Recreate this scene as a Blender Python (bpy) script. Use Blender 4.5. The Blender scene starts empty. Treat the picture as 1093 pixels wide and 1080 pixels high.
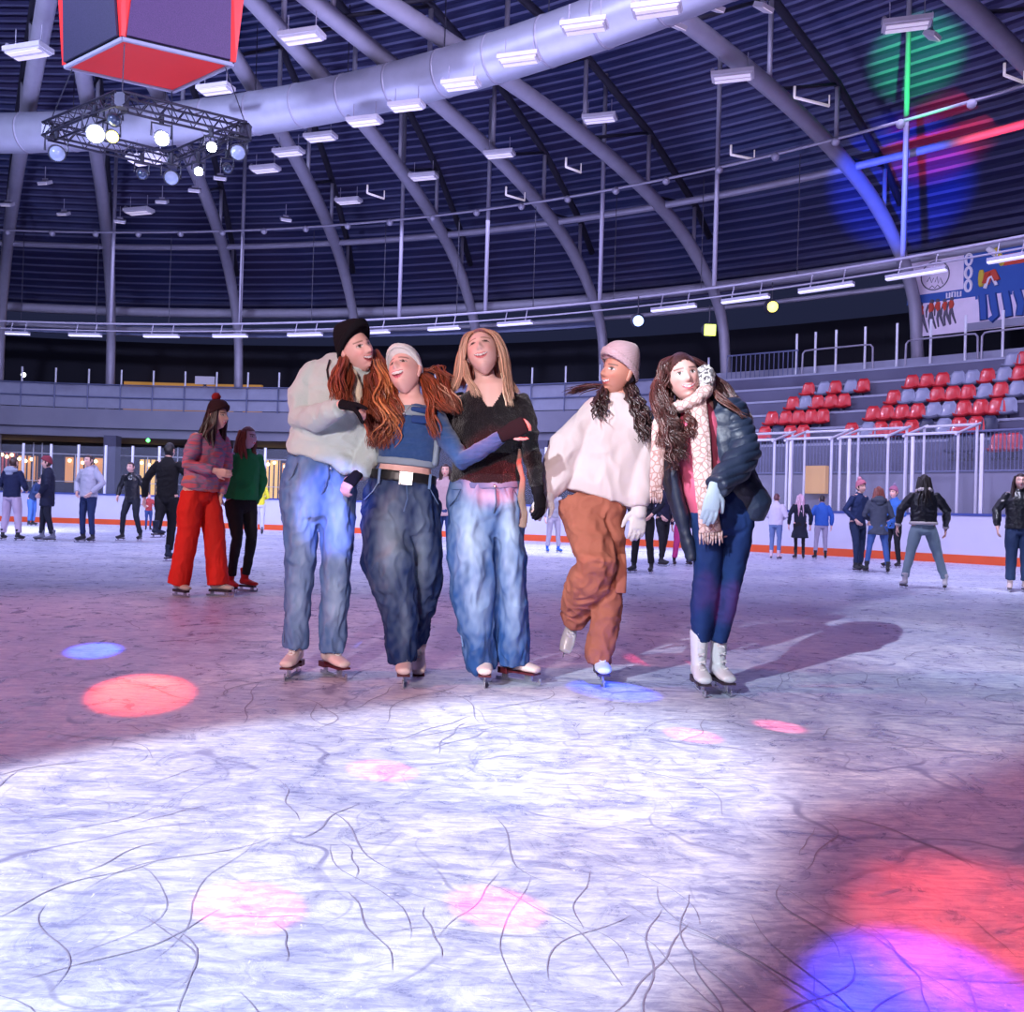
import bpy, bmesh, math, random
import numpy as np
from mathutils import Vector, Matrix, noise
random.seed(7)
rnd = random.Random(11)
F = 950.0; W = 1093; H = 1080; CAMZ = .87
RHO = math.radians(1.65); PIT = math.radians(.48)
_r = Vector((math.cos(RHO), 0, math.sin(RHO))); _u0 = Vector((-math.sin(RHO), 0, math.cos(RHO))); _f0 = Vector((0, 1, 0))
FW = (_f0*math.cos(PIT) + _u0*math.sin(PIT)).normalized(); UP = (_u0*math.cos(PIT) - _f0*math.sin(PIT)).normalized()
CAM = Vector((0, 0, CAMZ))
def at(x, y, Y):
    """world point at depth Y (metres in front of the camera) for a pixel of the photograph"""
    d = FW + _r*((x-W/2)/F) - UP*((y-H/2)/F)
    return CAM + d*(Y/d.y)
def ground(x, y):
    d = FW + _r*((x-W/2)/F) - UP*((y-H/2)/F)
    return CAM + d*(-CAMZ/d.z)
def athz(x, y, z):
    d = FW + _r*((x-W/2)/F) - UP*((y-H/2)/F)
    return CAM + d*((z-CAMZ)/d.z)
CX, CY = -20.0, -7.0           # centre of the curved end of the hall
def pol(r, t, z): return Vector((CX + r*math.sin(t), CY + r*math.cos(t), z))
def theta_at(x, r, y=540):
    d = FW + _r*((x-W/2)/F) - UP*((y-H/2)/F)
    a = d.x**2 + d.y**2; b = -2*(d.x*CX + d.y*CY); c = CX*CX + CY*CY - r*r
    l = (-b + math.sqrt(b*b - 4*a*c))/(2*a)
    return math.atan2(d.x*l - CX, d.y*l - CY)

scene = bpy.context.scene
COL = scene.collection

# ---------------------------------------------------------------- materials
MATS = {}
def mat(name, col, rough=.6, metal=0, emit=None, es=1.0, alpha=1, bump=None, var=None, spec=.5, trans=0, vcol=False, sheen=0, coat=0):
    """bump = (kind, scale xyz, strength, distance); var = (scale, colour2, amount)"""
    if name in MATS: return MATS[name]
    m = bpy.data.materials.new(name); m.use_nodes = True; MATS[name] = m
    nt = m.node_tree; N = nt.nodes; L = nt.links; b = N['Principled BSDF']
    b.inputs['Base Color'].default_value = (*col, 1); b.inputs['Roughness'].default_value = rough
    b.inputs['Metallic'].default_value = metal; b.inputs['Specular IOR Level'].default_value = spec
    if trans: b.inputs['Transmission Weight'].default_value = trans
    if sheen: b.inputs['Sheen Weight'].default_value = sheen
    if coat: b.inputs['Coat Weight'].default_value = coat; b.inputs['Coat Roughness'].default_value = .1
    if emit: b.inputs['Emission Color'].default_value = (*emit, 1); b.inputs['Emission Strength'].default_value = es
    if alpha < 1: b.inputs['Alpha'].default_value = alpha
    tc = N.new('ShaderNodeTexCoord')
    src = None
    if vcol:
        a = N.new('ShaderNodeAttribute'); a.attribute_name = 'Col'; src = a.outputs['Color']; L.new(src, b.inputs['Base Color'])
    if var is None and not vcol and not emit: var = (3.0, tuple(c*.85 for c in col), .5)
    if var:
        n = N.new('ShaderNodeTexNoise'); n.inputs['Scale'].default_value = var[0]; n.inputs['Detail'].default_value = 4
        L.new(tc.outputs['Object'], n.inputs['Vector'])
        r = N.new('ShaderNodeValToRGB'); r.color_ramp.elements[0].position = .35; r.color_ramp.elements[1].position = .65
        L.new(n.outputs['Fac'], r.inputs['Fac'])
        ml = N.new('ShaderNodeMath'); ml.operation = 'MULTIPLY'; ml.inputs[1].default_value = var[2]; L.new(r.outputs['Color'], ml.inputs[0])
        mx = N.new('ShaderNodeMix'); mx.data_type = 'RGBA'; mx.inputs['A'].default_value = (*col, 1); mx.inputs['B'].default_value = (*var[1], 1)
        if src: L.new(src, mx.inputs['A'])
        L.new(ml.outputs[0], mx.inputs['Factor']); L.new(mx.outputs['Result'], b.inputs['Base Color'])
    if bump:
        kind, sc, st, di = bump
        mp = N.new('ShaderNodeMapping'); L.new(tc.outputs['Object'], mp.inputs['Vector'])
        mp.inputs['Scale'].default_value = sc if isinstance(sc, (tuple, list)) else (sc, sc, sc)
        if kind == 'noise':
            n = N.new('ShaderNodeTexNoise'); n.inputs['Scale'].default_value = 1; n.inputs['Detail'].default_value = 5; o = n.outputs['Fac']
        elif kind == 'wave':
            n = N.new('ShaderNodeTexWave'); n.inputs['Scale'].default_value = 1; n.inputs['Distortion'].default_value = 1.5; o = n.outputs['Fac']
            n.bands_direction = 'Z'
        else:
            n = N.new('ShaderNodeTexVoronoi'); n.inputs['Scale'].default_value = 1; o = n.outputs['Distance']
        L.new(mp.outputs[0], n.inputs['Vector'])
        bp = N.new('ShaderNodeBump'); bp.inputs['Strength'].default_value = st; bp.inputs['Distance'].default_value = di
        L.new(o, bp.inputs['Height']); L.new(bp.outputs[0], b.inputs['Normal'])
    return m

# ---------------------------------------------------------------- mesh builder
class MB:
    def __init__(s): s.v = []; s.f = []; s.m = []; s.c = []; s.cc = None
    def add(s, vs, fs, mi=0, cols=None):
        o = len(s.v); s.v.extend([tuple(v) for v in vs]); s.f.extend([tuple(i+o for i in f) for f in fs]); s.m.extend([mi]*len(fs))
        if cols is None: cols = [s.cc or (1, 1, 1)]*len(vs)
        s.c.extend(cols); return s
    def box(s, c, size, R=None, mi=0):
        x, y, z = [a/2 for a in size]; c = Vector(c)
        P = [Vector(p) for p in ((-x,-y,-z),(x,-y,-z),(x,y,-z),(-x,y,-z),(-x,-y,z),(x,-y,z),(x,y,z),(-x,y,z))]
        if R is not None: P = [R @ p for p in P]
        return s.add([c+p for p in P], [(0,3,2,1),(4,5,6,7),(0,1,5,4),(1,2,6,5),(2,3,7,6),(3,0,4,7)], mi)
    def loft(s, rings, mi=0, caps=True, closed=True, cols=None):
        n = len(rings[0]); vs = [p for r in rings for p in r]; fs = []
        for i in range(len(rings)-1):
            for j in range(n if closed else n-1):
                k = (j+1) % n; fs.append((i*n+j, i*n+k, (i+1)*n+k, (i+1)*n+j))
        if caps and closed: fs.append(tuple(range(n-1, -1, -1))); fs.append(tuple(range((len(rings)-1)*n, len(rings)*n)))
        return s.add(vs, fs, mi, cols)
    def cyl(s, a, b, r, r2=None, n=10, mi=0):
        a = Vector(a); b = Vector(b); t = (b-a).normalized(); r2 = r if r2 is None else r2
        q = Vector((0,0,1)) if abs(t.z) < .9 else Vector((1,0,0)); u = t.cross(q).normalized(); v = t.cross(u)
        ring = lambda c, rr: [c+u*(math.cos(k*2*math.pi/n)*rr)+v*(math.sin(k*2*math.pi/n)*rr) for k in range(n)]
        return s.loft([ring(a, r), ring(b, r2)], mi)
    def pipe(s, pts, r, n=8, mi=0):
        pts = [Vector(p) for p in pts]; rings = []; pu = None
        for i, p in enumerate(pts):
            t = (pts[min(i+1, len(pts)-1)] - pts[max(i-1, 0)]).normalized()
            if pu is None:
                q = Vector((0,0,1)) if abs(t.z) < .9 else Vector((1,0,0)); pu = t.cross(q).normalized()
            u = (pu - t*pu.dot(t)).normalized(); v = t.cross(u); pu = u
            rr = r[i] if isinstance(r, (list, tuple)) else r
            rings.append([p+u*(math.cos(k*2*math.pi/n)*rr)+v*(math.sin(k*2*math.pi/n)*rr) for k in range(n)])
        return s.loft(rings, mi)
    def tube(s, st, vdir=(0,1,0), n=20, ends=(1,1), p=2.0, mi=0, col=None):
        """organic closed loft; st = [(P, ru, rv)], ru across, rv along vdir; rounded ends"""
        vdir = Vector(vdir); P = [Vector(a[0]) for a in st]; ru = [a[1] for a in st]; rv = [a[2] for a in st]
        rings = []; m = len(P); k2 = [i*2*math.pi/n for i in range(n)]
        def ring(c, t, a, b):
            v = vdir - t*vdir.dot(t)
            if v.length < .15: v = Vector((0,0,1)) - t*t.z
            v.normalize(); u = t.cross(v).normalized(); out = []
            for k in k2:
                ck, sk = math.cos(k), math.sin(k)
                if p != 2: ck = math.copysign(abs(ck)**(2/p), ck); sk = math.copysign(abs(sk)**(2/p), sk)
                out.append(c + u*(a*ck) + v*(b*sk))
            return out
        T = [(P[min(i+1, m-1)] - P[max(i-1, 0)]).normalized() for i in range(m)]
        if ends[0]:
            h = min(ru[0], rv[0])*ends[0]
            for w in (.995, .7, .35): rings.append(ring(P[0]-T[0]*h*w, T[0], ru[0]*math.sqrt(1-w*w), rv[0]*math.sqrt(1-w*w)))
        for i in range(m): rings.append(ring(P[i], T[i], ru[i], rv[i]))
        if ends[1]:
            h = min(ru[-1], rv[-1])*ends[1]
            for w in (.35, .7, .995): rings.append(ring(P[-1]+T[-1]*h*w, T[-1], ru[-1]*math.sqrt(1-w*w), rv[-1]*math.sqrt(1-w*w)))
        if col is not None: s.cc = col
        return s.loft(rings, mi)
    def ball(s, c, r, nu=14, nv=10, mi=0):
        c = Vector(c); r = r if isinstance(r, (tuple, list)) else (r, r, r); vs = []
        for j in range(nv+1):
            a = math.pi*j/nv
            a = min(max(a, .02), math.pi-.02)
            vs.append([c+Vector((r[0]*math.sin(a)*math.cos(k*2*math.pi/nu), r[1]*math.sin(a)*math.sin(k*2*math.pi/nu), r[2]*math.cos(a))) for k in range(nu)])
        return s.loft(vs[::-1], mi)
    def mesh(s, name='m'):
        me = bpy.data.meshes.new(name); me.from_pydata(s.v, [], s.f)
        if any(s.m): me.polygons.foreach_set('material_index', s.m)
        return me
    def build(s, name, mats, parent=None, smooth=False, vcol=False, origin=None):
        if origin is not None:
            o = Vector(origin); s.v = [(v[0]-o.x, v[1]-o.y, v[2]-o.z) for v in s.v]
        me = s.mesh(name)
        if vcol:
            at_ = me.color_attributes.new('Col', 'FLOAT_COLOR', 'POINT')
            a = np.ones((len(s.v), 4), 'f'); a[:, :3] = np.array(s.c, 'f'); at_.data.foreach_set('color', a.ravel())
        for m in (mats if isinstance(mats, (list, tuple)) else [mats]): me.materials.append(m)
        if smooth: me.polygons.foreach_set('use_smooth', [True]*len(me.polygons))
        me.update()
        ob = bpy.data.objects.new(name, me); COL.objects.link(ob)
        if origin is not None: ob.location = origin
        if parent is not None:
            ob.parent = parent
            ob.location = Vector(ob.location) - world_loc(parent)
        return ob

def world_loc(o):
    v = Vector((0,0,0))
    while o is not None: v += Vector(o.location); o = o.parent
    return v
def tag(o, label=None, cat=None, group=None, kind=None):
    if label: o['label'] = label
    if cat: o['category'] = cat
    if group: o['group'] = group
    if kind: o['kind'] = kind
    return o
def empty(name, loc=(0,0,0), label=None, cat=None, group=None, rz=0):
    o = bpy.data.objects.new(name, None); COL.objects.link(o); o.location = loc; o.rotation_euler[2] = rz
    o.empty_display_size = .1
    return tag(o, label, cat, group)
def structure(o, label): o['kind'] = 'structure'; o['label'] = label; return o
def copy_tree(o, parent=None):
    c = o.copy(); COL.objects.link(c)
    if parent is not None: c.parent = parent
    for ch in list(o.children): copy_tree(ch, c)
    return c

def organic(mb, name, material, parent, voxel=.007, smooth=4, fold=None, joinmb=None, vcolf=None, origin=None, cut=None):
    """union of the closed pieces of mb as ONE smooth continuous surface, then folds pushed into it"""
    me = mb.mesh('tmp'); ob = bpy.data.objects.new('tmp', me); COL.objects.link(ob)
    r = ob.modifiers.new('r', 'REMESH'); r.mode = 'VOXEL'; r.voxel_size = voxel
    if smooth:
        q = ob.modifiers.new('s', 'SMOOTH'); q.factor = .5; q.iterations = smooth
    dg = bpy.context.evaluated_depsgraph_get(); m2 = bpy.data.meshes.new_from_object(ob.evaluated_get(dg))
    bpy.data.objects.remove(ob); bpy.data.meshes.remove(me)
    n = len(m2.vertices); co = np.empty(n*3, 'f'); m2.vertices.foreach_get('co', co); co = co.reshape(-1, 3)
    if fold:
        nr = np.empty(n*3, 'f'); m2.vertex_normals.foreach_get('vector', nr)
        nr = nr.reshape(-1, 3); d = np.empty(n, 'f')
        for i in range(n): d[i] = fold(co[i])
        co = co + nr*d[:, None]
        m2.vertices.foreach_set('co', co.ravel())
    out = MB()
    polys = [tuple(p.vertices) for p in m2.polygons]
    if cut: polys = [p for p in polys if not cut(co[list(p)].mean(0))]
    out.v = [tuple(c) for c in co.tolist()]; out.f = polys; out.m = [0]*len(polys)
    out.c = [vcolf(c) if vcolf else (1,1,1) for c in co.tolist()] if vcolf else [(1,1,1)]*n
    bpy.data.meshes.remove(m2)
    if joinmb is not None:
        o = len(out.v); out.v += joinmb.v; out.f += [tuple(i+o for i in f) for f in joinmb.f]; out.m += joinmb.m; out.c += joinmb.c
    return out.build(name, material, parent, smooth=True, vcol=(vcolf is not None), origin=origin)

def folds(scale, amp, seed=0, ridged=True, zb=None):
    sx, sy, sz = scale
    def f(c):
        v = Vector((c[0]*sx+seed, c[1]*sy+seed*2.3, c[2]*sz-seed))
        a = noise.noise(v)
        b = noise.noise(v*2.1+Vector((7,3,1)))
        h = (1-2.4*abs(a)) if ridged else a
        w = v*1.35 + Vector((a*.8, b*.6, a*.5))
        e = 1-3.0*abs(noise.noise(w))
        return .72*amp*(h*.55 + b*.3 + max(e, -.5)*.5 - .4)
    return f
def cm(pts, n):
    """Catmull-Rom resample"""
    P = [np.array(p, float) for p in pts]; P = [2*P[0]-P[1]] + P + [2*P[-1]-P[-2]]; out = []
    m = len(P)-3
    for i in range(n):
        t = i/(n-1)*m; k = min(int(t), m-1); u = t-k; a, b, c, d = P[k:k+4]
        out.append(.5*((2*b)+(-a+c)*u+(2*a-5*b+4*c-d)*u*u+(-a+3*b-3*c+d)*u**3))
    return out
# ---------------------------------------------------------------- people
SKIN_F = (.86, .52, .44); SKIN_T = (.52, .24, .14)
m_skin = mat('skin', (.8,.5,.42), .5, vcol=True, var=None)
m_hair = mat('hair', (.3,.1,.05), .38, vcol=True, bump=('noise', (120,120,8), .5, .01), spec=.6)

def smooth01(a, b, x):
    t = min(max((x-a)/(b-a), 0), 1); return t*t*(3-2*t)
def mixc(a, b, t): return tuple(x+(y-x)*t for x, y in zip(a, b))

class Head:
    """centre, facing direction and up; local x = to the face's left as seen, y = forward, z = up"""
    def __init__(s, c, yaw=0, pitch=0, roll=0, sc=1.0):
        s.c = Vector(c); y, p, r = map(math.radians, (yaw, pitch, roll)); s.sc = sc
        s.f = Vector((math.sin(y)*math.cos(p), -math.cos(y)*math.cos(p), math.sin(p)))
        up = Vector((0,0,1)); up = (up - s.f*up.dot(s.f)).normalized()
        s.u = Matrix.Rotation(r, 3, s.f) @ up; s.x = s.f.cross(s.u).normalized()
    def w(s, x, y, z): return s.c + (s.x*x + s.f*y + s.u*z)*s.sc
    @staticmethod
    def shape(sx, sy, sz, feat=1):
        x, y, z = .073*sx, .091*sy, .115*sz
        t = max(0, -z/.115)
        x *= 1 - .30*t**1.6
        if y > 0: y *= 1 + .06*t - .10*max(0, z/.115)
        else: y *= 1 - .42*smooth01(.1, .95, t)
        if y > 0: y = y*(1-.07*math.exp(-(x/.03)**2)*0) ; y = min(y, .0895) if z > .02 else y
        if feat and sy > 0:
            g = lambda dx, dz, wx, wz: math.exp(-((abs(x)-dx)/wx)**2-((z-dz)/wz)**2)
            y -= .0085*g(.031, .010, .015, .011)
            y += .004*g(0, .030, .05, .009)
            y += .005*g(.042, -.022, .018, .018)
            prof = smooth01(.028, -.020, z)*smooth01(-.040, -.026, z)
            y += (.006+.018*smooth01(.02, -.022, z))*prof*math.exp(-(x/(.008+.006*smooth01(.0,-.025,z)))**2)
            y += .005*g(0, -.050, .024, .006) + .005*g(0, -.063, .020, .006)
            y -= .004*g(0, -.0565, .026, .003)
            y += .008*g(0, -.095, .022, .016)
            y -= .005*g(0, -.078, .03, .007)
        return x, y, z
    def paint(s, skin, brow, lip, mouth, squint, smile):
        lipc = lip
        def f(x, y, z):
            c = skin
            if y < .015: return c
            c = mixc(c, (min(1,skin[0]*1.02), skin[1]*.66, skin[2]*.66), .55*math.exp(-((abs(x)-.042)/.016)**2-((z+.022)/.014)**2))
            ax = abs(x)
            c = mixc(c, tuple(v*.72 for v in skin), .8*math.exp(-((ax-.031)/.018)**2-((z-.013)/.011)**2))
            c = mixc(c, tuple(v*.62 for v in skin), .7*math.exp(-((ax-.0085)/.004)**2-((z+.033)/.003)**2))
            bz = .031 - .10*(ax-.03)**2*10
            if .012 < ax < .052: c = mixc(c, brow, .95*smooth01(.0042, .0018, abs(z-bz)))
            # eye
            ex = (ax-.031)/.0155; h = .0066*(1-squint)+.0012
            if abs(ex) < 1:
                e = h*(1-ex*ex)
                zc = z-.010 + (.004*(1-ex*ex) if squint > .5 else 0)*-1
                if abs(zc) < e:
                    c = (.80,.76,.76)
                    if (ax-.031)**2 + zc**2 < .0076**2: c = (.035,.02,.015)
                if abs(zc-e) < .0020 or (squint > .5 and abs(zc) < .0022): c = (.04,.02,.02)
            # mouth
            w = .027 if not smile else .031
            mx = x/w
            if abs(mx) < 1:
                mz = z+.0565 - (.011 if smile else .003)*mx*mx
                op = mouth*math.sqrt(1-mx*mx); lt = .0058*(1-.5*mx*mx)
                if -op < mz < op*.75:
                    c = (.85,.82,.82) if mz > -op*.25 else (.16,.015,.02)
                elif -op-lt*1.15 < mz < op*.75+lt*.8: c = lipc
            return c
        return f
    def mesh(s, skin=SKIN_F, brow=(.12,.05,.03), lip=(.68,.10,.13), mouth=.006, squint=.2, smile=True, nu=112, nv=84, mb=None):
        mb = mb or MB(); P = s.paint(skin, brow, lip, mouth, squint, smile); vs = []; cs = []
        for j in range(nv+1):
            la = -math.pi/2 + math.pi*min(max(j/nv, .004), .996)
            for i in range(nu):
                t = i/nu*2*math.pi - math.pi; ph = t - .38*math.sin(t)
                q = s.shape(math.sin(ph)*math.cos(la), math.cos(ph)*math.cos(la), math.sin(la))
                vs.append(s.w(*q)); cs.append(P(*q))
        fs = [(j*nu+i, j*nu+(i+1) % nu, (j+1)*nu+(i+1) % nu, (j+1)*nu+i) for j in range(nv) for i in range(nu)]
        fs.append(tuple(range(nu-1, -1, -1))); fs.append(tuple(range(nv*nu, (nv+1)*nu)))
        mb.add(vs, fs, 0, cs)
        for sd in (-1, 1):   # ears
            mb.cc = skin
            o = s.w(sd*.073, -.006, .0)
            mb.tube([(s.w(sd*.070,-.010,-.030), .006, .010), (s.w(sd*.077,-.012,-.005), .008, .015), (s.w(sd*.079,-.014,.018), .007, .015), (s.w(sd*.073,-.010,.028), .004, .008)], vdir=s.f, n=10)
        return mb
    def cap(s, pred, k=1.06, col=(.2,.08,.05), jit=.0, nu=72, nv=48, zk=1.0, out=None, streak=.35):
        """a shell over the skull wherever pred(x,y,z) holds"""
        mb = out or MB(); idx = {}; vs = []; cs = []; fs = []
        def vid(i, j):
            i %= nu
            if (i, j) in idx: return idx[(i, j)]
            la = -math.pi/2 + math.pi*min(max(j/nv, .004), .996); ph = i/nu*2*math.pi
            q = s.shape(math.sin(ph)*math.cos(la), math.cos(ph)*math.cos(la), math.sin(la), 0)
            n_ = 1 + jit*noise.noise(Vector((math.sin(ph)*5, math.cos(ph)*5, la*3)))
            idx[(i, j)] = len(vs); vs.append(s.w(q[0]*k*n_, q[1]*k*n_, q[2]*k*n_*zk))
            v = .5+.5*noise.noise(Vector((math.sin(ph)*14, math.cos(ph)*14, la*1.5)))
            cs.append(tuple(c*(1-streak+2*streak*v) for c in col)); return idx[(i, j)]
        for j in range(nv):
            for i in range(nu):
                la = -math.pi/2 + math.pi*(j+.5)/nv; ph = (i+.5)/nu*2*math.pi
                q = s.shape(math.sin(ph)*math.cos(la), math.cos(ph)*math.cos(la), math.sin(la), 0)
                if pred(*q): fs.append((vid(i, j), vid(i+1, j), vid(i+1, j+1), vid(i, j+1)))
        mb.add(vs, fs, 0, cs); return mb

def hair_cap_pred(front=.035, line=.062, side=-.03):
    def p(x, y, z):
        if y > front: return z > line + .0*abs(x) - 4*x*x*1.2
        if y > .0: return z > side
        return z > -.09
    return p
def beanie(hd, parent, m, tilt=0, low=.035, k=1.13, crown=1.22, brim=.030, name='beanie', vox=.006, back=-.5, slouch=0):
    """knitted cap: dome plus folded brim, along the plane z = low + back*... (lower at the nape)"""
    mb = MB(); plane = lambda y: low + (-back)*y*1.0
    nu, nv = 48, 22; rings = []; rb = []
    for j in range(nv+1):
        t = j/nv; ring = []
        for i in range(nu):
            ph = i/nu*2*math.pi; y0 = math.cos(ph)*.091; zb = low - back*y0*1.0 + tilt*math.sin(ph)*.073
            zt = .115*crown; sl = slouch*(t*t)
            a = t*math.pi/2
            zz = zb + (zt-zb)*math.sin(a)
            s0 = math.cos(a)**.62 if t < 1 else 0
            rr = max(s0, .01)*k
            kn = 1+.012*math.cos(ph*24)
            ring.append(hd.w(math.sin(ph)*.073*rr*kn, math.cos(ph)*.091*rr*kn - .006*math.sin(a) - sl, zz))
        rings.append(ring)
    mb.loft(rings)
    o = mb.build(name, m, parent, smooth=True)
    if brim:
        b2 = MB(); rings = []
        for (dk, dz) in ((.95, 0), (1.03, -.002), (1.055, brim*.3), (1.05, brim*.8), (1.02, brim), (.95, brim)):
            ring = []
            for i in range(nu*2):
                ph = i/(nu*2)*2*math.pi; y0 = math.cos(ph)*.091; zb = low - back*y0 + tilt*math.sin(ph)*.073
                kn = 1+.010*math.cos(ph*32)
                ring.append(hd.w(math.sin(ph)*.073*k*dk*kn, math.cos(ph)*.091*k*dk*kn, zb-.004+dz))
            rings.append(ring)
        b2.loft(rings, caps=False); b2.build('brim', m, o, smooth=True)
    return o

def lock(mb, pts, w, col, amp=0, freq=6, ph=0, n=16, flat=.5, var=.3, r=rnd, curl=0):
    """one tapering strand of hair along pts"""
    P = cm(pts, n); st = []
    c0 = 1-var+2*var*r.random(); cl = tuple(min(1, c*c0*.9) for c in col)
    for i, p in enumerate(P):
        t = i/(n-1); p = Vector(p.tolist()); a = amp*min(1, t*2.2)
        p += Vector((math.cos(ph+freq*t*6.28)*a, math.sin(ph+freq*t*6.28)*a*.8, 0))
        ww = w*(.55+.6*math.sin(min(1, t*1.15+.15)*math.pi*.86))*(1 if t < .75 else 1-.75*(t-.75)/.25)
        st.append((p, ww, ww*flat))
    mb.tube(st, n=6, ends=(.5, 1.2), col=cl)
def hair_guides(parent, guides, D, col, n_seed=3, name='hair', capmb=None, tips=None, m=None):
    """guides: (pts[(x,y,dy)], spread_px, count, width_px, amp_px, freq)"""
    r = random.Random(n_seed); mb = capmb or MB()
    for g in guides:
        pts, sp, cnt, w, amp, fr = g[:6]; c = g[6] if len(g) > 6 else col; ph0 = r.random()*6.28
        for k in range(int(cnt*2.8)):
            ox = max(-1.7, min(1.7, r.gauss(0, 1)))*sp*.42; oy = r.gauss(0, .3)*sp*.4; od = r.gauss(0, 1)*sp*.4/F*D
            ln = 1 - .18*r.random(); P = []
            N = len(pts)
            for i, (x, y, d) in enumerate(pts):
                t = i/(N-1); gr = .45+.75*t
                P.append(at(x+ox*gr, y+oy*gr, D+d+od*gr))
            if ln < 1: P[-1] = P[-2].lerp(P[-1], ln)
            lock(mb, P, w*.44*D/F*(.6+.8*r.random()), c if r.random() > .12 else tuple(min(1, v*1.7) for v in c), amp*1.35*D/F*(.5+r.random()), fr*(.92+.16*r.random()), ph0 + r.gauss(0, .75), n=18 if fr < 5 else 40, r=r)
    return mb.build(name, m or m_hair, parent, smooth=True, vcol=True)

def hand(mb, wr, d, nrm, side=1, curl=.5, sc=1.0, spread=.0, rad=1.0):
    """palm, four bent fingers of unequal length and a thumb from the side of the palm; nrm points out of the back of the hand"""
    wr = Vector(wr); d = Vector(d).normalized(); nrm = Vector(nrm); nrm = (nrm - d*nrm.dot(d)).normalized(); s = d.cross(nrm).normalized()*side
    S = sc
    mb.tube([(wr - d*.02*S, .026*S, .019*S), (wr+d*.02*S, .030*S, .016*S), (wr+d*.055*S, .039*S, .015*S), (wr+d*.088*S, .038*S, .012*S)], vdir=nrm, n=16)
    for i, (off, ln) in enumerate(((-.029, .068), (-.010, .077), (.010, .071), (.028, .056))):
        p = wr + d*(.083 - abs(off)*.15)*S + s*off*S; dd = (d + s*off*6*spread).normalized(); a = 0; st = [(p - dd*.01*S, .0088*S*rad, .0088*S*rad)]
        for j, fr in enumerate((.44, .31, .25)):
            a = curl*(.55, 1.0, 1.35)[j]*1.05 + (0 if j == 0 else a*0)
            tot = curl*(.6, 1.6, 2.4)[j]
            q = dd*math.cos(tot) - nrm*math.sin(tot)
            p = p + q*ln*fr*S; rr = (.0085, .0078, .0066)[j]*S*rad; st.append((p, rr, rr))
        mb.tube(st, vdir=s, n=10)
    p = wr + d*.022*S - s*.026*S; q1 = (d*.65 - s*.75 - nrm*.25).normalized(); q2 = (d*.9 - s*.25 - nrm*(.2+.5*curl)).normalized()
    mb.tube([(p, .013*S, .012*S), (p+q1*.032*S, .0108*S*rad, .0105*S), (p+q1*.032*S+q2*.028*S, .0095*S*rad, .0095*S), (p+q1*.032*S+q2*.050*S, .0075*S, .0075*S)], vdir=nrm, n=10)
    return mb

m_blade = mat('blade_steel', (.62,.64,.70), .25, .9)
m_sole_dark = mat('skate_sole_dark', (.035,.02,.03), .5)
m_lace = mat('laces', (.75,.72,.72), .7)
def skate(parent, ankle, toe, mboot, msole=None, sc=1.0, shaft=.10, vox=.005, toe_down=0, detail=True, hockey=False, up=None, stand=True):
    """ankle = centre of the ankle joint, toe = direction the foot points"""
    A = Vector(ankle); t = Vector(toe).normalized()
    if stand and up is None: A.z = .1405*sc
    upv = Vector(up or (0,0,1)); upv = (upv - t*upv.dot(t)).normalized(); s = t.cross(upv).normalized()
    R = Matrix((s, t, upv)).transposed()
    w = lambda x, y, z: A + (s*x + t*y + upv*z)*sc
    mb = MB()
    mb.tube([(w(0,-.03,-.045), .036*sc, .042*sc), (w(0,-.012,0), .036*sc, .046*sc), (w(0,-.010,shaft*.6), .043*sc, .052*sc), (w(0,-.012,shaft), .047*sc, .055*sc)], vdir=t, n=18, ends=(.6, .3))
    mb.tube([(w(0,-.050,-.040), .032*sc, .034*sc), (w(0,0,-.036), .034*sc, .038*sc), (w(0,.06,-.048), .040*sc, .030*sc), (w(0,.105,-.056), .043*sc, .024*sc), (w(0,.150,-.060), .036*sc, .019*sc)], vdir=upv, n=18, ends=(.8, 1.0))
    boot = organic(mb, 'ice_skate', mboot, parent, voxel=vox, smooth=2)
    b = MB()
    if not hockey:
        b.box(w(0,.075,-.083), (.064*sc, .16*sc, .010*sc), R); b.box(w(0,-.050,-.085), (.058*sc, .062*sc, .030*sc), R)
    else:
        b.box(w(0,.03,-.088), (.05*sc, .21*sc, .022*sc), R)
    b.build('sole', msole or m_sole_dark, boot)
    b = MB()
    b.box(w(0,.03,-.132), (.005*sc, .285*sc, .016*sc), R); b.box(w(0,.10,-.108), (.008*sc, .045*sc, .045*sc), R); b.box(w(0,-.052,-.112), (.008*sc, .035*sc, .034*sc), R)
    b.box(w(0,.172,-.120), (.006*sc, .014*sc, .030*sc), R)
    b.build('blade', m_blade, boot)
    if detail:
        b = MB()
        for i in range(6):
            u = i/5
            y = .035+.045*(1-u) if u < .5 else .035+.02*(1-u); z = -.030+u*(shaft+.02); yy = .082-.043*min(1, u*2)
            b.cyl(w(-.017, yy, z), w(.017, yy, z+.012), .0028*sc, n=6); b.cyl(w(.017, yy, z), w(-.017, yy, z+.012), .0028*sc, n=6)
        b.build('laces', m_lace, boot)
    return boot

def body_mesh(parent, tubes, head, hands, vox=.008, skin=SKIN_F, name='body', hvox=None, **hk):
    mb = MB()
    for st in tubes: mb.tube(st, n=16)
    for h in hands: hand(mb, **h)
    hm = head.mesh(skin=skin, **hk)
    # neck and jaw belong to the same surface
    return organic(mb, name, m_skin, parent, voxel=vox, smooth=2, joinmb=hm, vcolf=lambda c: skin)
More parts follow.
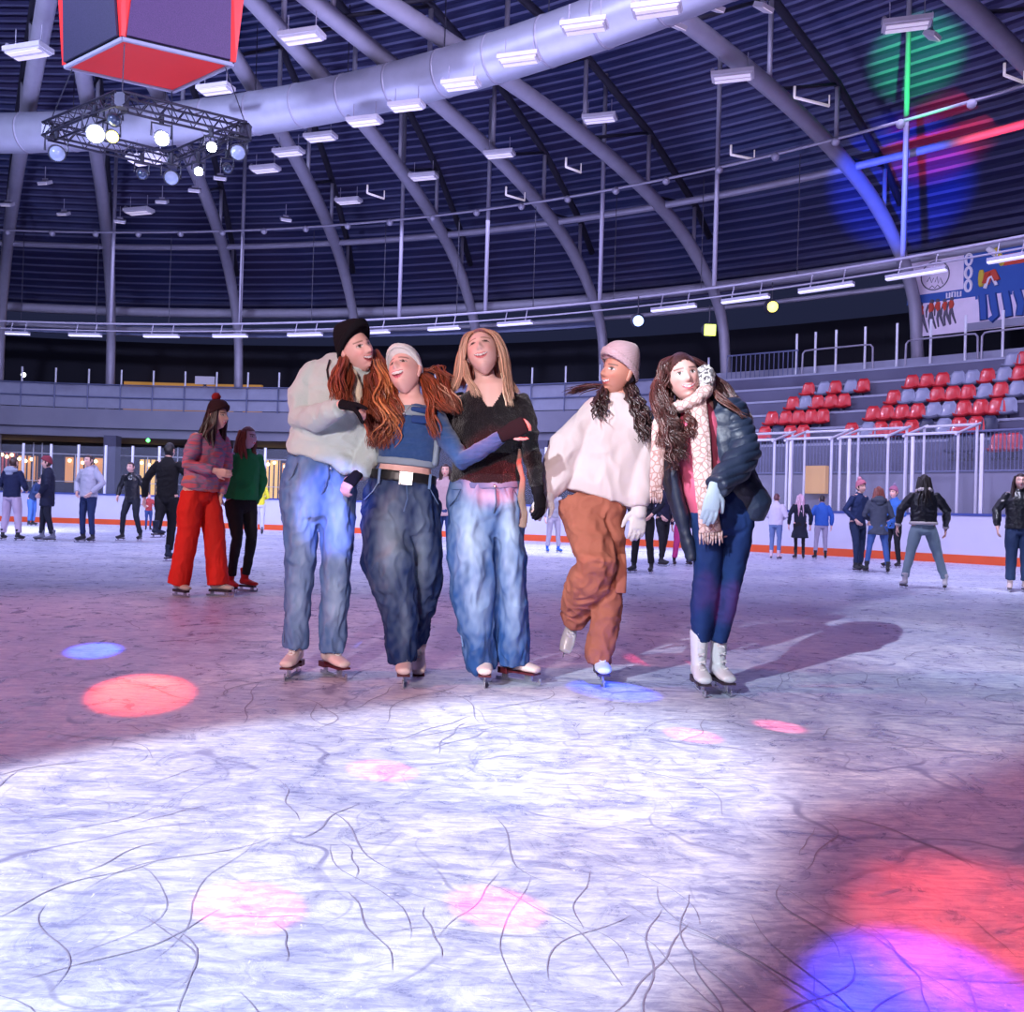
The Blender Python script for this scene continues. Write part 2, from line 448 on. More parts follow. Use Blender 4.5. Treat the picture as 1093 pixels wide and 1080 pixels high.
# ---------------------------------------------------------------- the five friends
def S(D, rows):                       # (x, y, dy, half width px, half depth m) -> tube stations
    return [(at(x, y, D+dy), hw*(D+dy)/F, hd) for x, y, dy, hw, hd in rows]
def SE(D, rows):                      # (y, left edge, right edge, dy, half depth)
    return [(at((a+b)/2, y, D+dy), (b-a)/2*(D+dy)/F, hd) for y, a, b, dy, hd in rows]
def pxy(c):
    """photo pixel of a world point"""
    v = Vector(c) - CAM; z = v.dot(FW); return W/2+F*v.dot(_r)/z, H/2-F*v.dot(UP)/z

def denim(name, dark, light, amt=.8, sc=2.2):
    m = mat(name, dark, .85, bump=('noise', (260,260,260), .25, .004), var=(sc, light, amt), spec=.2)
    for n in m.node_tree.nodes:
        if n.type == 'TEX_NOISE' and abs(n.inputs['Scale'].default_value - sc) < 1e-4:
            mp = m.node_tree.nodes.new('ShaderNodeMapping'); mp.inputs['Scale'].default_value = (1.6, 1.6, .55)
            src = n.inputs['Vector'].links[0].from_socket; m.node_tree.links.new(src, mp.inputs['Vector']); m.node_tree.links.new(mp.outputs[0], n.inputs['Vector'])
            n.inputs['Detail'].default_value = 6
    return m
m_denim_v = mat('washed_denim', (.1,.2,.4), .88, bump=('noise', (260,260,260), .3, .004), vcol=True, spec=.2)
def dfade(dark, light, blobs, seed=0):
    """wear of the cloth: paler on thighs and knees, dark at the seams"""
    def f(c):
        x, y = pxy(c); t = 0
        for bx, by, rx, ry, a in blobs: t = max(t, a*math.exp(-((x-bx)/rx)**2-((y-by)/ry)**2))
        n_ = noise.noise(Vector((c[0]*14+seed, c[1]*14, c[2]*5))); m_ = noise.noise(Vector((c[0]*45+seed, c[1]*45, c[2]*22)))
        t = min(1, max(0, t*(.92+.22*n_) + .08*n_ + .17*m_ + .04)); return mixc(dark, light, t)
    return f
m_jean_light = denim('light_denim', (.13,.22,.42), (.34,.46,.66), .9, 2.6)
m_jean_dark = denim('dark_denim', (.012,.03,.095), (.16,.22,.31), .75, 2.0)
m_jean_mid = denim('mid_denim', (.05,.11,.25), (.26,.36,.52), .85, 2.0)
m_wool_cream = mat('cream_wool', (.52,.62,.61), .95, bump=('noise', (190,190,190), .35, .01), var=(9, (.46,.56,.55), .6), sheen=.4, spec=.15)
m_knit_grey = mat('pale_grey_knit', (.72,.74,.76), .9, bump=('noise', (260,260,260), .5, .006), spec=.15, sheen=.3)
m_black_knit = mat('black_knit', (.012,.010,.014), .95, bump=('noise', (240,240,240), .5, .006), spec=.1)
m_black_fuzzy = mat('black_fuzzy_wool', (.010,.007,.010), 1.0, bump=('noise', (150,150,150), .8, .015), spec=.1, sheen=.25)
m_pink_knit = mat('pink_knit', (.56,.37,.42), .95, bump=('wave', (60,60,40), .35, .01), spec=.15, sheen=.3)
m_white_sweat = mat('off_white_sweatshirt', (.60,.50,.50), .9, bump=('noise', (200,200,200), .15, .005), spec=.15)
m_rust = mat('rust_cotton', (.35,.112,.072), .85, bump=('noise', (300,300,300), .2, .004), var=(5, (.29,.09,.058), .6), spec=.2)
m_boot_cream = mat('cream_skate_leather', (.80,.62,.58), .45, coat=.2)
m_boot_white = mat('white_skate_leather', (.66,.66,.68), .4, coat=.3)
m_boot_worn = mat('worn_rental_boot', (.72,.55,.50), .55)
m_sole_red = mat('dark_red_sole', (.10,.012,.02), .4)
m_glove_white = mat('white_wool_glove', (.60,.54,.54), .95, bump=('noise', (220,220,220), .4, .006))
m_glove_blue = mat('grey_blue_wool_glove', (.36,.44,.55), .95, bump=('noise', (220,220,220), .4, .006))
m_belt = mat('black_leather', (.012,.012,.014), .4)
m_silver = mat('silver_metal', (.75,.75,.78), .25, .9)
AUB = (.20,.040,.016); AUB2 = (.28,.058,.022); BLO = (.50,.28,.19); DKB = (.045,.014,.012); CUR = (.030,.010,.010)

def person(px, foot_y, D, label, group=None):
    p = at(px, foot_y, D); p.z = 0
    return empty('person', p, label, 'person', group)
def sleeve_pair(mb, *sts):
    for s in sts: mb.tube(s, n=20)

# ======== 1 : pale grey-green wool sweater, light jeans, black beanie
def girl1():
    D = 4.62
    R = person(340, 715, D, 'laughing young woman in cream wool sweater, light jeans and black beanie, leftmost of the friends')
    hd = Head(at(380, 374, D-.06), yaw=46, pitch=8, roll=22, sc=1.02)
    # body
    body_mesh(R, [
        S(D, [(366,396,0,17,.07),(352,430,0,30,.09),(350,480,0,28,.09),(342,530,0,34,.10)]),
        S(D, [(378,378,-.02,9,.05),(370,398,0,11,.055),(364,410,0,16,.06)]),
        S(D, [(332,400,0,11,.05),(322,446,-.06,9,.042),(352,438,-.30,6.5,.032),(368,432,-.33,5.5,.026)]),
        S(D, [(390,410,.0,11,.05),(400,465,-.02,9,.04),(382,508,-.14,6,.028)]),
        S(D, [(322,540,0,14,.07),(321,620,-.02,8,.045),(316,690,0,5,.03)]),
        S(D, [(360,540,0,14,.07),(358,620,-.02,8,.045),(355,692,0,5,.03)])],
        hd, [dict(wr=at(367,432,D-.34), d=(1,-.25,-.22), nrm=(.1,-.25,1), side=1, curl=.85, sc=.98),
             dict(wr=at(381,507,D-.15), d=(-.55,-.35,-.7), nrm=(-.5,-.8,.3), side=-1, curl=.95, sc=1)],
        skin=(.84,.47,.42), mouth=.010, squint=.2, lip=(.55,.12,.12), brow=(.2,.07,.04))
    for q, (wr, d, n) in enumerate(((at(367,432,D-.34), Vector((1,-.25,-.22)).normalized(), (.1,-.25,1)), (at(381,507,D-.15), Vector((-.55,-.35,-.7)).normalized(), (-.5,-.8,.3)))):
        g = MB()
        g.tube([(wr-d*.015, .031, .025), (wr+d*.01, .034, .024), (wr+d*.045, .043, .021), (wr+d*(.085-.025*q), .043, .018)], vdir=n, n=16, ends=(.3,.8))
        if q == 0:
            g.tube([(at(374,431,D-.38), .014, .014), (at(382,432,D-.42), .0115, .0115), (at(391,436,D-.46), .009, .009)], n=10)
            g.tube([(at(376,433,D-.38), .014, .014), (at(383,443,D-.42), .0105, .0105), (at(387,451,D-.42), .009, .009)], n=10)
        organic(g, 'glove', m_black_knit, R, voxel=.005, smooth=2)
    # sweater
    mb = MB()
    mb.tube(SE(D, [(384,345,388,0,.07),(392,332,398,0,.10),(410,322,402,0,.12),(440,316,402,0,.13),(465,311,397,0,.135),(484,305,392,-.01,.13),(493,306,386,-.01,.125)]), n=30, ends=(.4,.05))
    mb.tube(S(D, [(338,396,0,16,.075),(325,420,-.02,17,.08),(322,446,-.08,15,.075),(338,446,-.20,14,.065),(354,439,-.29,11.5,.055),(363,436,-.33,9,.045)]), n=22, ends=(.8,.1))
    mb.tube(S(D, [(385,402,0,14,.07),(397,440,.02,15,.07),(399,470,-.02,13.5,.065),(391,492,-.08,12,.055),(384,508,-.13,10,.045)]), n=22, ends=(.8,.1))
    mb.tube(S(D, [(355,480,-.10,10,.03),(366,494,-.11,11,.028),(372,503,-.11,6,.022)]), n=16, ends=(.8,.6))
    mb.tube(S(D, [(366,398,-.02,16,.075),(372,391,-.04,13,.065)]), n=20, ends=(.3,.3))
    organic(mb, 'sweater', m_wool_cream, R, voxel=.0075, smooth=5, fold=folds((7,7,10), .017, 3))
    c = MB(); c.tube(S(D, [(375,398,-.13,6,.02),(380,415,-.15,7,.02),(381,436,-.15,6,.018)]), n=14)
    organic(c, 'scarf', mat('cream_scarf', (.70,.60,.44), .95, bump=('noise', (150,150,150), .5, .01)), R, voxel=.006, smooth=2, fold=folds((30,30,8), .004, 2))
    # jeans
    mb = MB()
    mb.tube(SE(D, [(487,306,378,0,.105),(505,302,381,0,.115),(528,299,381,0,.12),(548,300,379,0,.115)]), n=28, ends=(.05,.5))
    mb.tube(SE(D, [(525,299,341,0,.11),(560,303,339,-.01,.10),(600,305,336,-.02,.088),(640,305,331,0,.080),(690,302,327.5,.02,.075)]), n=24, ends=(.5,.04))
    mb.tube(SE(D, [(525,339,381,0,.11),(560,341,378,-.01,.10),(600,344,375,-.03,.088),(645,342,371,0,.082),(694,342,368,.02,.078)]), n=24, ends=(.5,.04))
    j = organic(mb, 'jeans', m_denim_v, R, voxel=.0072, smooth=2, fold=folds((12,12,6), .022, 5), vcolf=dfade((.075,.15,.34), (.40,.52,.70), [(324,560,12,55,.8),(360,560,13,50,.9),(358,640,10,40,.7),(320,640,10,50,.6)], 1))
    for (x, y) in ((353,491),(353,500)):
        b = MB(); b.ball(at(x, y, D-.121), .008, 10, 8); b.build('button', m_silver, j, smooth=True)
    b = MB(); b.pipe([at(350,490,D-.122), at(351,508,D-.127), at(346,522,D-.124), at(341,531,D-.115)], .0035, 5); b.build('fly_seam', m_jean_dark, j)
    b = MB(); b.pipe([at(318,494,D-.11), at(312,508,D-.10), at(303,520,D-.05)], .003, 5); b.build('pocket_seam', m_jean_dark, j)
    b = MB(); b.pipe([at(301.5,540,D-.02), at(304,570,D-.03), at(306,610,D-.03), at(306,650,D-.02), at(303.5,686,D-.01)], .004, 5); b.build('side_seam', m_jean_dark, j)
    beanie(hd, R, m_black_knit, low=.022, k=1.20, crown=1.36, back=-.90, brim=.038, slouch=.018)
    capm = hd.cap(lambda x, y, z: (y < -.012 and z > -.05), 1.05, AUB)
    hair_guides(R, [
        ([(368,378,-.06),(364,392,-.16),(360,410,-.22),(362,428,-.26)], 12, 46, 1.5, 1.2, 1.6, AUB2),
        ([(372,388,-.08),(373,402,-.17),(370,418,-.22),(370,430,-.25)], 8, 22, 1.4, 1.0, 1.5, AUB),
        ([(398,384,.0),(403,398,-.07),(403,420,-.14),(408,446,-.16),(404,477,-.15)], 13, 50, 1.7, 2.6, 2.2, AUB),
        ([(400,374,.02),(411,396,-.05),(418,425,-.14),(421,450,-.17),(413,478,-.16)], 12, 44, 1.7, 2.8, 2.4, AUB2),
        ([(394,395,.0),(391,408,-.08),(392,428,-.14),(394,455,-.15),(402,479,-.15)], 8, 24, 1.6, 2.6, 2.0, AUB),
        ([(402,384,-.04),(408,402,-.12),(410,428,-.18),(415,452,-.20),(408,474,-.19)], 15, 9, 1.9, 3.0, 2.2, (.50,.17,.06)),
    ], D, AUB, 5, capmb=capm)
    st = MB(); st.pipe([at(352,384,D-.10), at(349,395,D-.125), at(351,408,D-.14), at(356,416,D-.145)], .005, 6); st.build('bag_strap', m_belt, R, smooth=True)
    skate(R, at(315,703,D+.01), (-.05,-1,0), m_boot_cream, m_sole_red, sc=1.0, shaft=.04)
    skate(R, at(353,703,D+.02), (.62,-.78,0), m_boot_cream, m_sole_red, sc=1.0, shaft=.04)

# ======== 2 : blue cropped knit, dark baggy jeans, white beanie
def girl2():
    D = 4.53
    R = person(432, 725, D, 'laughing woman in white beanie, cropped blue knit top and baggy dark jeans with black belt')
    hd = Head(at(432, 397.5, D-.03), yaw=-24, pitch=22, roll=14, sc=1.03)
    body_mesh(R, [
        S(D, [(438,432,0,20,.07),(437,460,0,25,.085),(433,495,0,27,.085),(431,515,0,31,.095),(430,540,0,33,.10)]),
        S(D, [(437,404,0,10,.05),(438,420,0,11,.052),(439,436,0,16,.055)]),
        S(D, [(462,440,0,8,.045),(493,492,-.12,7,.036),(538,464,-.24,5,.026)]),
        S(D, [(414,440,.02,8,.045),(392,470,.16,7,.036),(374,470,.20,5,.026)]),
        S(D, [(414,545,0,14,.07),(422,620,-.05,8,.045),(430,695,0,4,.03)]),
        S(D, [(448,545,.05,14,.07),(456,625,.10,7,.04),(448,680,.24,4,.03)])],
        hd, [dict(wr=at(540,463,D-.25), d=(.85,-.1,.45), nrm=(.1,-1,.25), side=-1, curl=.75, sc=1.0),
             dict(wr=at(374,470,D+.2), d=(-1,0,0), nrm=(0,1,.2), side=1, curl=.4, sc=1.0)],
        skin=(.88,.52,.47), mouth=.012, squint=.35, lip=(.70,.13,.18), brow=(.14,.06,.04))
    g = MB(); wr = at(540,463,D-.25); d = Vector((.85,-.1,.45)).normalized()
    g.tube([(wr-d*.03, .034, .026), (wr, .036, .024), (wr+d*.045, .046, .020), (wr+d*.10, .045, .020)], vdir=(.1,-1,.25), n=16, ends=(.3,.5))
    organic(g, 'glove', m_black_knit, R, voxel=.005, smooth=2)
    # knit top: separate panels of colour
    m_top = mat('blue_rib_knit', (.035,.095,.27), .95, bump=('wave', (8,8,55), .5, .012), var=(40, (.06,.13,.32), .6), spec=.1, sheen=.2)
    m_pale = mat('pale_blue_knit', (.30,.38,.46), .95, bump=('noise', (200,200,200), .5, .008), spec=.1)
    mb = MB()
    mb.tube(S(D, [(440,432,0,17,.065),(439.5,440,0,27,.085),(438,455,0,30.5,.10),(436,475,0,31,.105),(434,494,0,31,.103)]), n=30, ends=(.3,.04))
    mb.tube(S(D, [(461,440,0,11,.062),(478,470,-.07,11.5,.06),(494,492,-.13,10.5,.055),(514,480,-.19,9.5,.05),(536,466,-.235,7.5,.04)]), n=20, ends=(.7,.1))
    mb.tube(S(D, [(415,440,.02,10,.06),(396,462,.14,10,.055),(376,470,.20,8,.045)]), n=20, ends=(.7,.1))
    top = organic(mb, 'knit_top', m_top, R, voxel=.0065, smooth=3, fold=folds((5,5,26), .007, 9))
    b = MB()
    b.tube(S(D, [(434.3,490,0,31.6,.107),(433.6,497,0,31.3,.105)]), n=40, ends=(.04,.04)); organic(b, 'hem', m_pale, top, voxel=.006, smooth=1)
    b = MB()    # pale yoke with two light stripes and a darker patch
    b.tube(S(D, [(440.5,431,0,13,.060),(440,436,0,22,.078),(439.3,445,0,29.5,.101)]), n=36, ends=(.3,.04))
    yoke = organic(b, 'yoke', m_pale, top, voxel=.006, smooth=1)
    b = MB()
    b.tube([(at(441,436.5,D-.083), .012, .014), (at(452,438,D-.083), .012, .016), (at(463,440,D-.062), .012, .016)], n=10, vdir=(0,0,1)); b.tube([(at(441,447,D-.103), .012, .020), (at(452,448,D-.099), .012, .022), (at(464,449,D-.070), .012, .018)], n=10, vdir=(0,0,1))
    b.build('blue_stripe', mat('deep_blue_knit', (.02,.06,.22), .95, bump=('noise',(200,200,200),.4,.006)), yoke, smooth=True)
    b = MB(); b.tube(S(D, [(467,462,-.01,3.5,.05),(466.5,480,-.01,4,.06),(464.5,495,-.01,4,.06)]), n=12); b.build('side_panel', m_pale, top, smooth=True)
    # trousers
    mb = MB()
    mb.tube(S(D, [(430.5,511,0,33,.108),(428.5,525,0,39,.12),(428,545,0,41,.125),(428,560,0,41,.12)]), n=30, ends=(.04,.5))
    mb.tube(SE(D, [(540,387,430,0,.115),(565,385,434,-.04,.115),(595,386,441,-.08,.11),(622,397,445,-.07,.10),(645,406,446,-.04,.095),(672,411,445,-.01,.09),(705,415,443,.0,.085)]), n=26, ends=(.5,.04))
    mb.tube(SE(D, [(540,430,469,.03,.11),(565,430,470,.04,.11),(600,436,471,.06,.10),(625,438,471,.10,.095),(645,441,464,.16,.085),(670,443,458,.22,.08),(690,441,453,.26,.075)]), n=24, ends=(.5,.04))
    j = organic(mb, 'jeans', m_denim_v, R, voxel=.0072, smooth=2, fold=folds((10,10,5), .030, 12), vcolf=dfade((.008,.024,.095), (.24,.31,.40), [(418,578,14,48,.95),(450,585,9,45,.7),(432,650,6,40,.45),(430,530,25,14,.25)], 2))
    b = MB(); b.tube(S(D, [(431.3,504,0,35.0,.119),(430.0,514.5,0,35.8,.123)]), n=40, ends=(.03,.03), p=2.0)
    bl = organic(b, 'belt', m_belt, R, voxel=.006, smooth=1)
    b = MB(); fr = Matrix.Rotation(math.radians(4), 3, 'Y')
    for dx, dz, sx, sz in ((0,.026,.062,.010),(0,-.026,.062,.010),(-.027,0,.010,.06),(.027,0,.010,.06),(0,0,.05,.044)): b.box(at(433.5,510.5,D-.140)+Vector((dx,0,dz)), (sx,.010,sz), fr)
    b.build('buckle', m_silver, bl)
    for x, y in ((405,508),(459,514)):
        b = MB(); b.box(at(x, y, D-.104), (.012,.03,.075), fr); b.build('belt_loop', m_jean_mid, j)
    b = MB(); b.pipe([at(434,518,D-.125), at(435,532,D-.13), at(431,546,D-.13)], .004, 5); b.build('fly_seam', m_jean_mid, j)
    for pts in ([(404,514,-.11),(398,524,-.10),(389,533,-.05)], [(458,520,-.10),(463,529,-.08),(468,538,-.04)]):
        b = MB(); b.pipe([at(x,y,D+d) for x,y,d in pts], .003, 5); b.build('pocket_seam', m_jean_mid, j)
    beanie(hd, R, m_knit_grey, low=.028, k=1.13, crown=1.17, back=-.62, brim=.024)
    capm = hd.cap(lambda x, y, z: (y < -.012 and z > -.04), 1.05, AUB)
    hair_guides(R, [
        ([(449,398,.02),(458,404,-.02),(466,424,-.06),(480,440,-.08)], 11, 46, 1.5, 1.3, 1.6, AUB2),
        ([(452,394,.02),(468,397,0),(477,414,-.05),(486,442,-.08)], 9, 30, 1.4, 1.6, 1.6, AUB),
        ([(449,402,.0),(456,420,-.07),(460,440,-.11),(464,468,-.12)], 8, 20, 1.3, 1.4, 2, AUB2),
        ([(466,399,0),(472,408,-.03),(478,420,-.06),(489,436,-.1)], 8, 5, 1.8, 2.2, 1.6, (.55,.30,.20)),
        ([(456,396,.0),(468,390,-.01),(474,398,-.02),(480,406,-.03)], 8, 5, 1.3, 2.0, 1.2, AUB2),
        ([(413,408,.03),(413,422,-.02),(417,436,-.08),(424,447,-.11)], 8, 26, 1.4, 1.2, 1.6, (.08,.025,.012)),
    ], D, AUB, 8, capmb=capm)
    b = MB(); b.pipe([at(424,429,D-.07), at(431,441,D-.108), at(440,431,D-.07)], .0016, 5); b.ball(at(431.5,442,D-.113), .006, 8, 6); b.build('necklace', m_silver, R, smooth=True)
    skate(R, at(431,706,D-.0), (.12,-1,0), m_boot_cream, m_sole_red, sc=1.0, shaft=.04)
    skate(R, at(447,694,D+.27), (.1,-.95,-.25), m_boot_cream, m_sole_red, sc=.95, up=(0,-.25,1), shaft=.03)

# ======== 3 : black fuzzy sweater, blonde
def girl3():
    D = 4.56
    R = person(520, 725, D, 'laughing blonde woman in black V-neck sweater and wide blue jeans, middle of the five friends')
    hd = Head(at(515, 376, D-.03), yaw=-10, pitch=17, roll=13, sc=1.07)
    body_mesh(R, [
        S(D, [(522,416,.0,25,.07),(523,436,0,32,.095),(521,470,0,28,.09),(519,505,0,30,.09),(518,540,0,34,.10)]),
        S(D, [(515,388,.01,10.5,.05),(518,403,.0,10.5,.05),(521,416,.0,18,.055),(522,428,0,24,.075)]),
        S(D, [(556,430,0,9,.05),(565,478,.0,7.5,.04),(574,522,-.06,5.5,.028)]),
        S(D, [(490,430,.02,9,.05),(476,462,.18,7,.036),(460,470,.2,5,.026)]),
        S(D, [(500,545,0,17,.08),(506,620,-.04,10,.055),(518,705,0,7,.045)]),
        S(D, [(540,545,0,17,.08),(545,620,-.02,10,.055),(551,705,.02,7,.045)])],
        hd, [dict(wr=at(573,521,D-.06), d=(.2,-.2,-1), nrm=(.7,-.6,0), side=1, curl=.6, sc=1.0),
             dict(wr=at(460,470,D+.2), d=(-1,0,-.2), nrm=(0,1,.2), side=1, curl=.4, sc=1.0)],
        skin=(.88,.56,.50), mouth=.007, squint=.75, lip=(.72,.16,.17), brow=(.34,.17,.10))
    g = MB(); hand(g, at(573.5,522,D-.062), (.2,-.2,-1), (.7,-.6,0), 1, .6, 1.10, rad=1.12); g.tube(S(D, [(572.5,512,-.05,7,.034),(574,524,-.06,7,.034)]), n=14)
    organic(g, 'glove', m_black_knit, R, voxel=.005, smooth=2)
    mb = MB()
    mb.tube(SE(D, [(416,500,545,.01,.07),(424,489,557,0,.095),(440,484,562,0,.115),(460,483,560,0,.12),(485,485,556,0,.115),(505,482,555,0,.12),(516,481,555,0,.118)]), n=30, ends=(.3,.04))
    mb.tube(S(D, [(554,428,0,12,.065),(562,450,0,11.5,.06),(566,478,-.01,10.5,.055),(571,505,-.04,9,.048),(574.5,520,-.06,7.5,.04)]), n=20, ends=(.7,.1))
    mb.tube(S(D, [(492,430,.02,12,.065),(478,456,.16,10,.055),(460,470,.22,8,.045)]), n=20, ends=(.7,.1))
    def vneck(c):
        if c[1] > D+.02: return False
        x, y = pxy(c)
        if y > 434 or y < 405: return False
        t = (434-y)/30.0
        return abs(x-(523 - 1*t)) < 2+19*t**.85
    organic(mb, 'sweater', m_black_fuzzy, R, voxel=.006, smooth=3, fold=folds((8,8,10), .013, 21), cut=vneck)
    mb = MB()
    mb.tube(SE(D, [(514,482,555,0,.110),(530,479,557,0,.12),(552,478,559,0,.12),(565,478,560,0,.11)]), n=28, ends=(.04,.5))
    mb.tube(SE(D, [(545,478,520,0,.115),(580,477,529,-.03,.115),(615,479,530,-.04,.11),(650,485,530,-.02,.105),(685,492,529,.0,.10),(713,499,530,.02,.095)]), n=26, ends=(.5,.04))
    mb.tube(SE(D, [(545,519,559,0,.115),(580,530,560,-.02,.11),(615,530,562,-.02,.105),(650,531,563,.0,.10),(685,531,563,.02,.095),(708,533,564,.03,.09)]), n=26, ends=(.5,.04))
    j = organic(mb, 'jeans', m_denim_v, R, voxel=.0072, smooth=2, fold=folds((10,10,4.6), .029, 33), vcolf=dfade((.022,.07,.22), (.40,.50,.66), [(503,565,15,50,.95),(544,570,10,55,.85),(508,640,13,35,.6),(548,645,9,40,.6),(518,530,34,10,.6)], 3))
    b = MB(); b.ball(at(528,519,D-.122), .008, 10, 8); b.build('button', m_silver, j, smooth=True)
    b = MB(); b.tube(SE(D, [(515,480,556,0,.117),(522,479.5,557,0,.120)]), n=40, ends=(.03,.03)); organic(b, 'waistband', m_jean_mid, j, voxel=.006, smooth=1)
    b = MB(); b.pipe([at(529,522,D-.125), at(530,536,D-.13), at(527,548,D-.128)], .004, 5); b.build('fly_seam', m_jean_dark, j)
    for pts in ([(492,522,-.11),(487,532,-.10),(480,540,-.05)], [(548,522,-.10),(553,531,-.08),(558,538,-.04)]):
        b = MB(); b.pipe([at(x,y,D+d) for x,y,d in pts], .003, 5); b.build('pocket_seam', m_jean_dark, j)
    b = MB(); b.pipe([at(483,545,D-.05), at(482,590,D-.07), at(487,640,D-.07), at(494,690,D-.05)], .0035, 5); b.build('side_seam', m_jean_light, j)
    b = MB(); b.tube(S(D, [(555,480,-.085,1.6,.010),(554,495,-.11,3.2,.010),(558,512,-.12,3.0,.010),(556,530,-.125,4.2,.010),(560,548,-.12,3.8,.009),(558,562,-.12,4.6,.008)]), n=12)
    organic(b, 'scarf_end', mat('beige_wool', (.27,.18,.14), .95, bump=('noise',(150,150,150),.5,.01)), R, voxel=.006, smooth=1, fold=folds((30,30,10), .004, 2))
    capm = hd.cap(lambda x, y, z: (z > .070-9*x*x and y > .03) or (y <= .03 and z > -.04) or (y < -.01), 1.06, (.34,.13,.08))
    hair_guides(R, [
        ([(511,352,-.04),(499,358,-.06),(493,376,-.05),(490,400,-.05),(484,418,-.05)], 5, 40, 1.5, .7, 1.2, BLO),
        ([(510,353,-.03),(500,360,-.05),(493,380,-.03),(489,400,-.02),(482,419,-.03)], 6, 34, 1.5, .8, 1.2, (.40,.18,.11)),
        ([(496,385,-.06),(499,400,-.08),(504,412,-.10),(510,424,-.11)], 6, 16, 1.2, .8, 1.2, (.62,.40,.28)),
        ([(514,351,-.04),(529,357,-.06),(537,376,-.05),(540,398,-.07),(545,426,-.11)], 6, 44, 1.5, .8, 1.2, BLO),
        ([(516,353,-.02),(530,362,-.03),(536,382,-.02),(541,402,-.03),(550,420,-.06)], 6, 34, 1.5, .8, 1.2, (.45,.24,.15)),
        ([(536,398,-.07),(540,410,-.09),(541,422,-.11),(544,434,-.115)], 5, 10, 1.1, .7, 1.2, (.66,.44,.31)),
        ([(506,362,.06),(505,390,.08),(504,415,.07)], 18, 30, 1.6, .6, 1.0, (.26,.09,.06)),
        ([(522,362,.06),(527,390,.08),(530,415,.07)], 18, 30, 1.6, .6, 1.0, (.26,.09,.06)),
    ], D, BLO, 13, capmb=capm)
    skate(R, at(517,710,D+.02), (.05,-1,0), m_boot_cream, m_sole_red, sc=1.0)
    skate(R, at(548,706,D+.06), (.78,-.62,0), m_boot_cream, m_sole_red, sc=1.0)

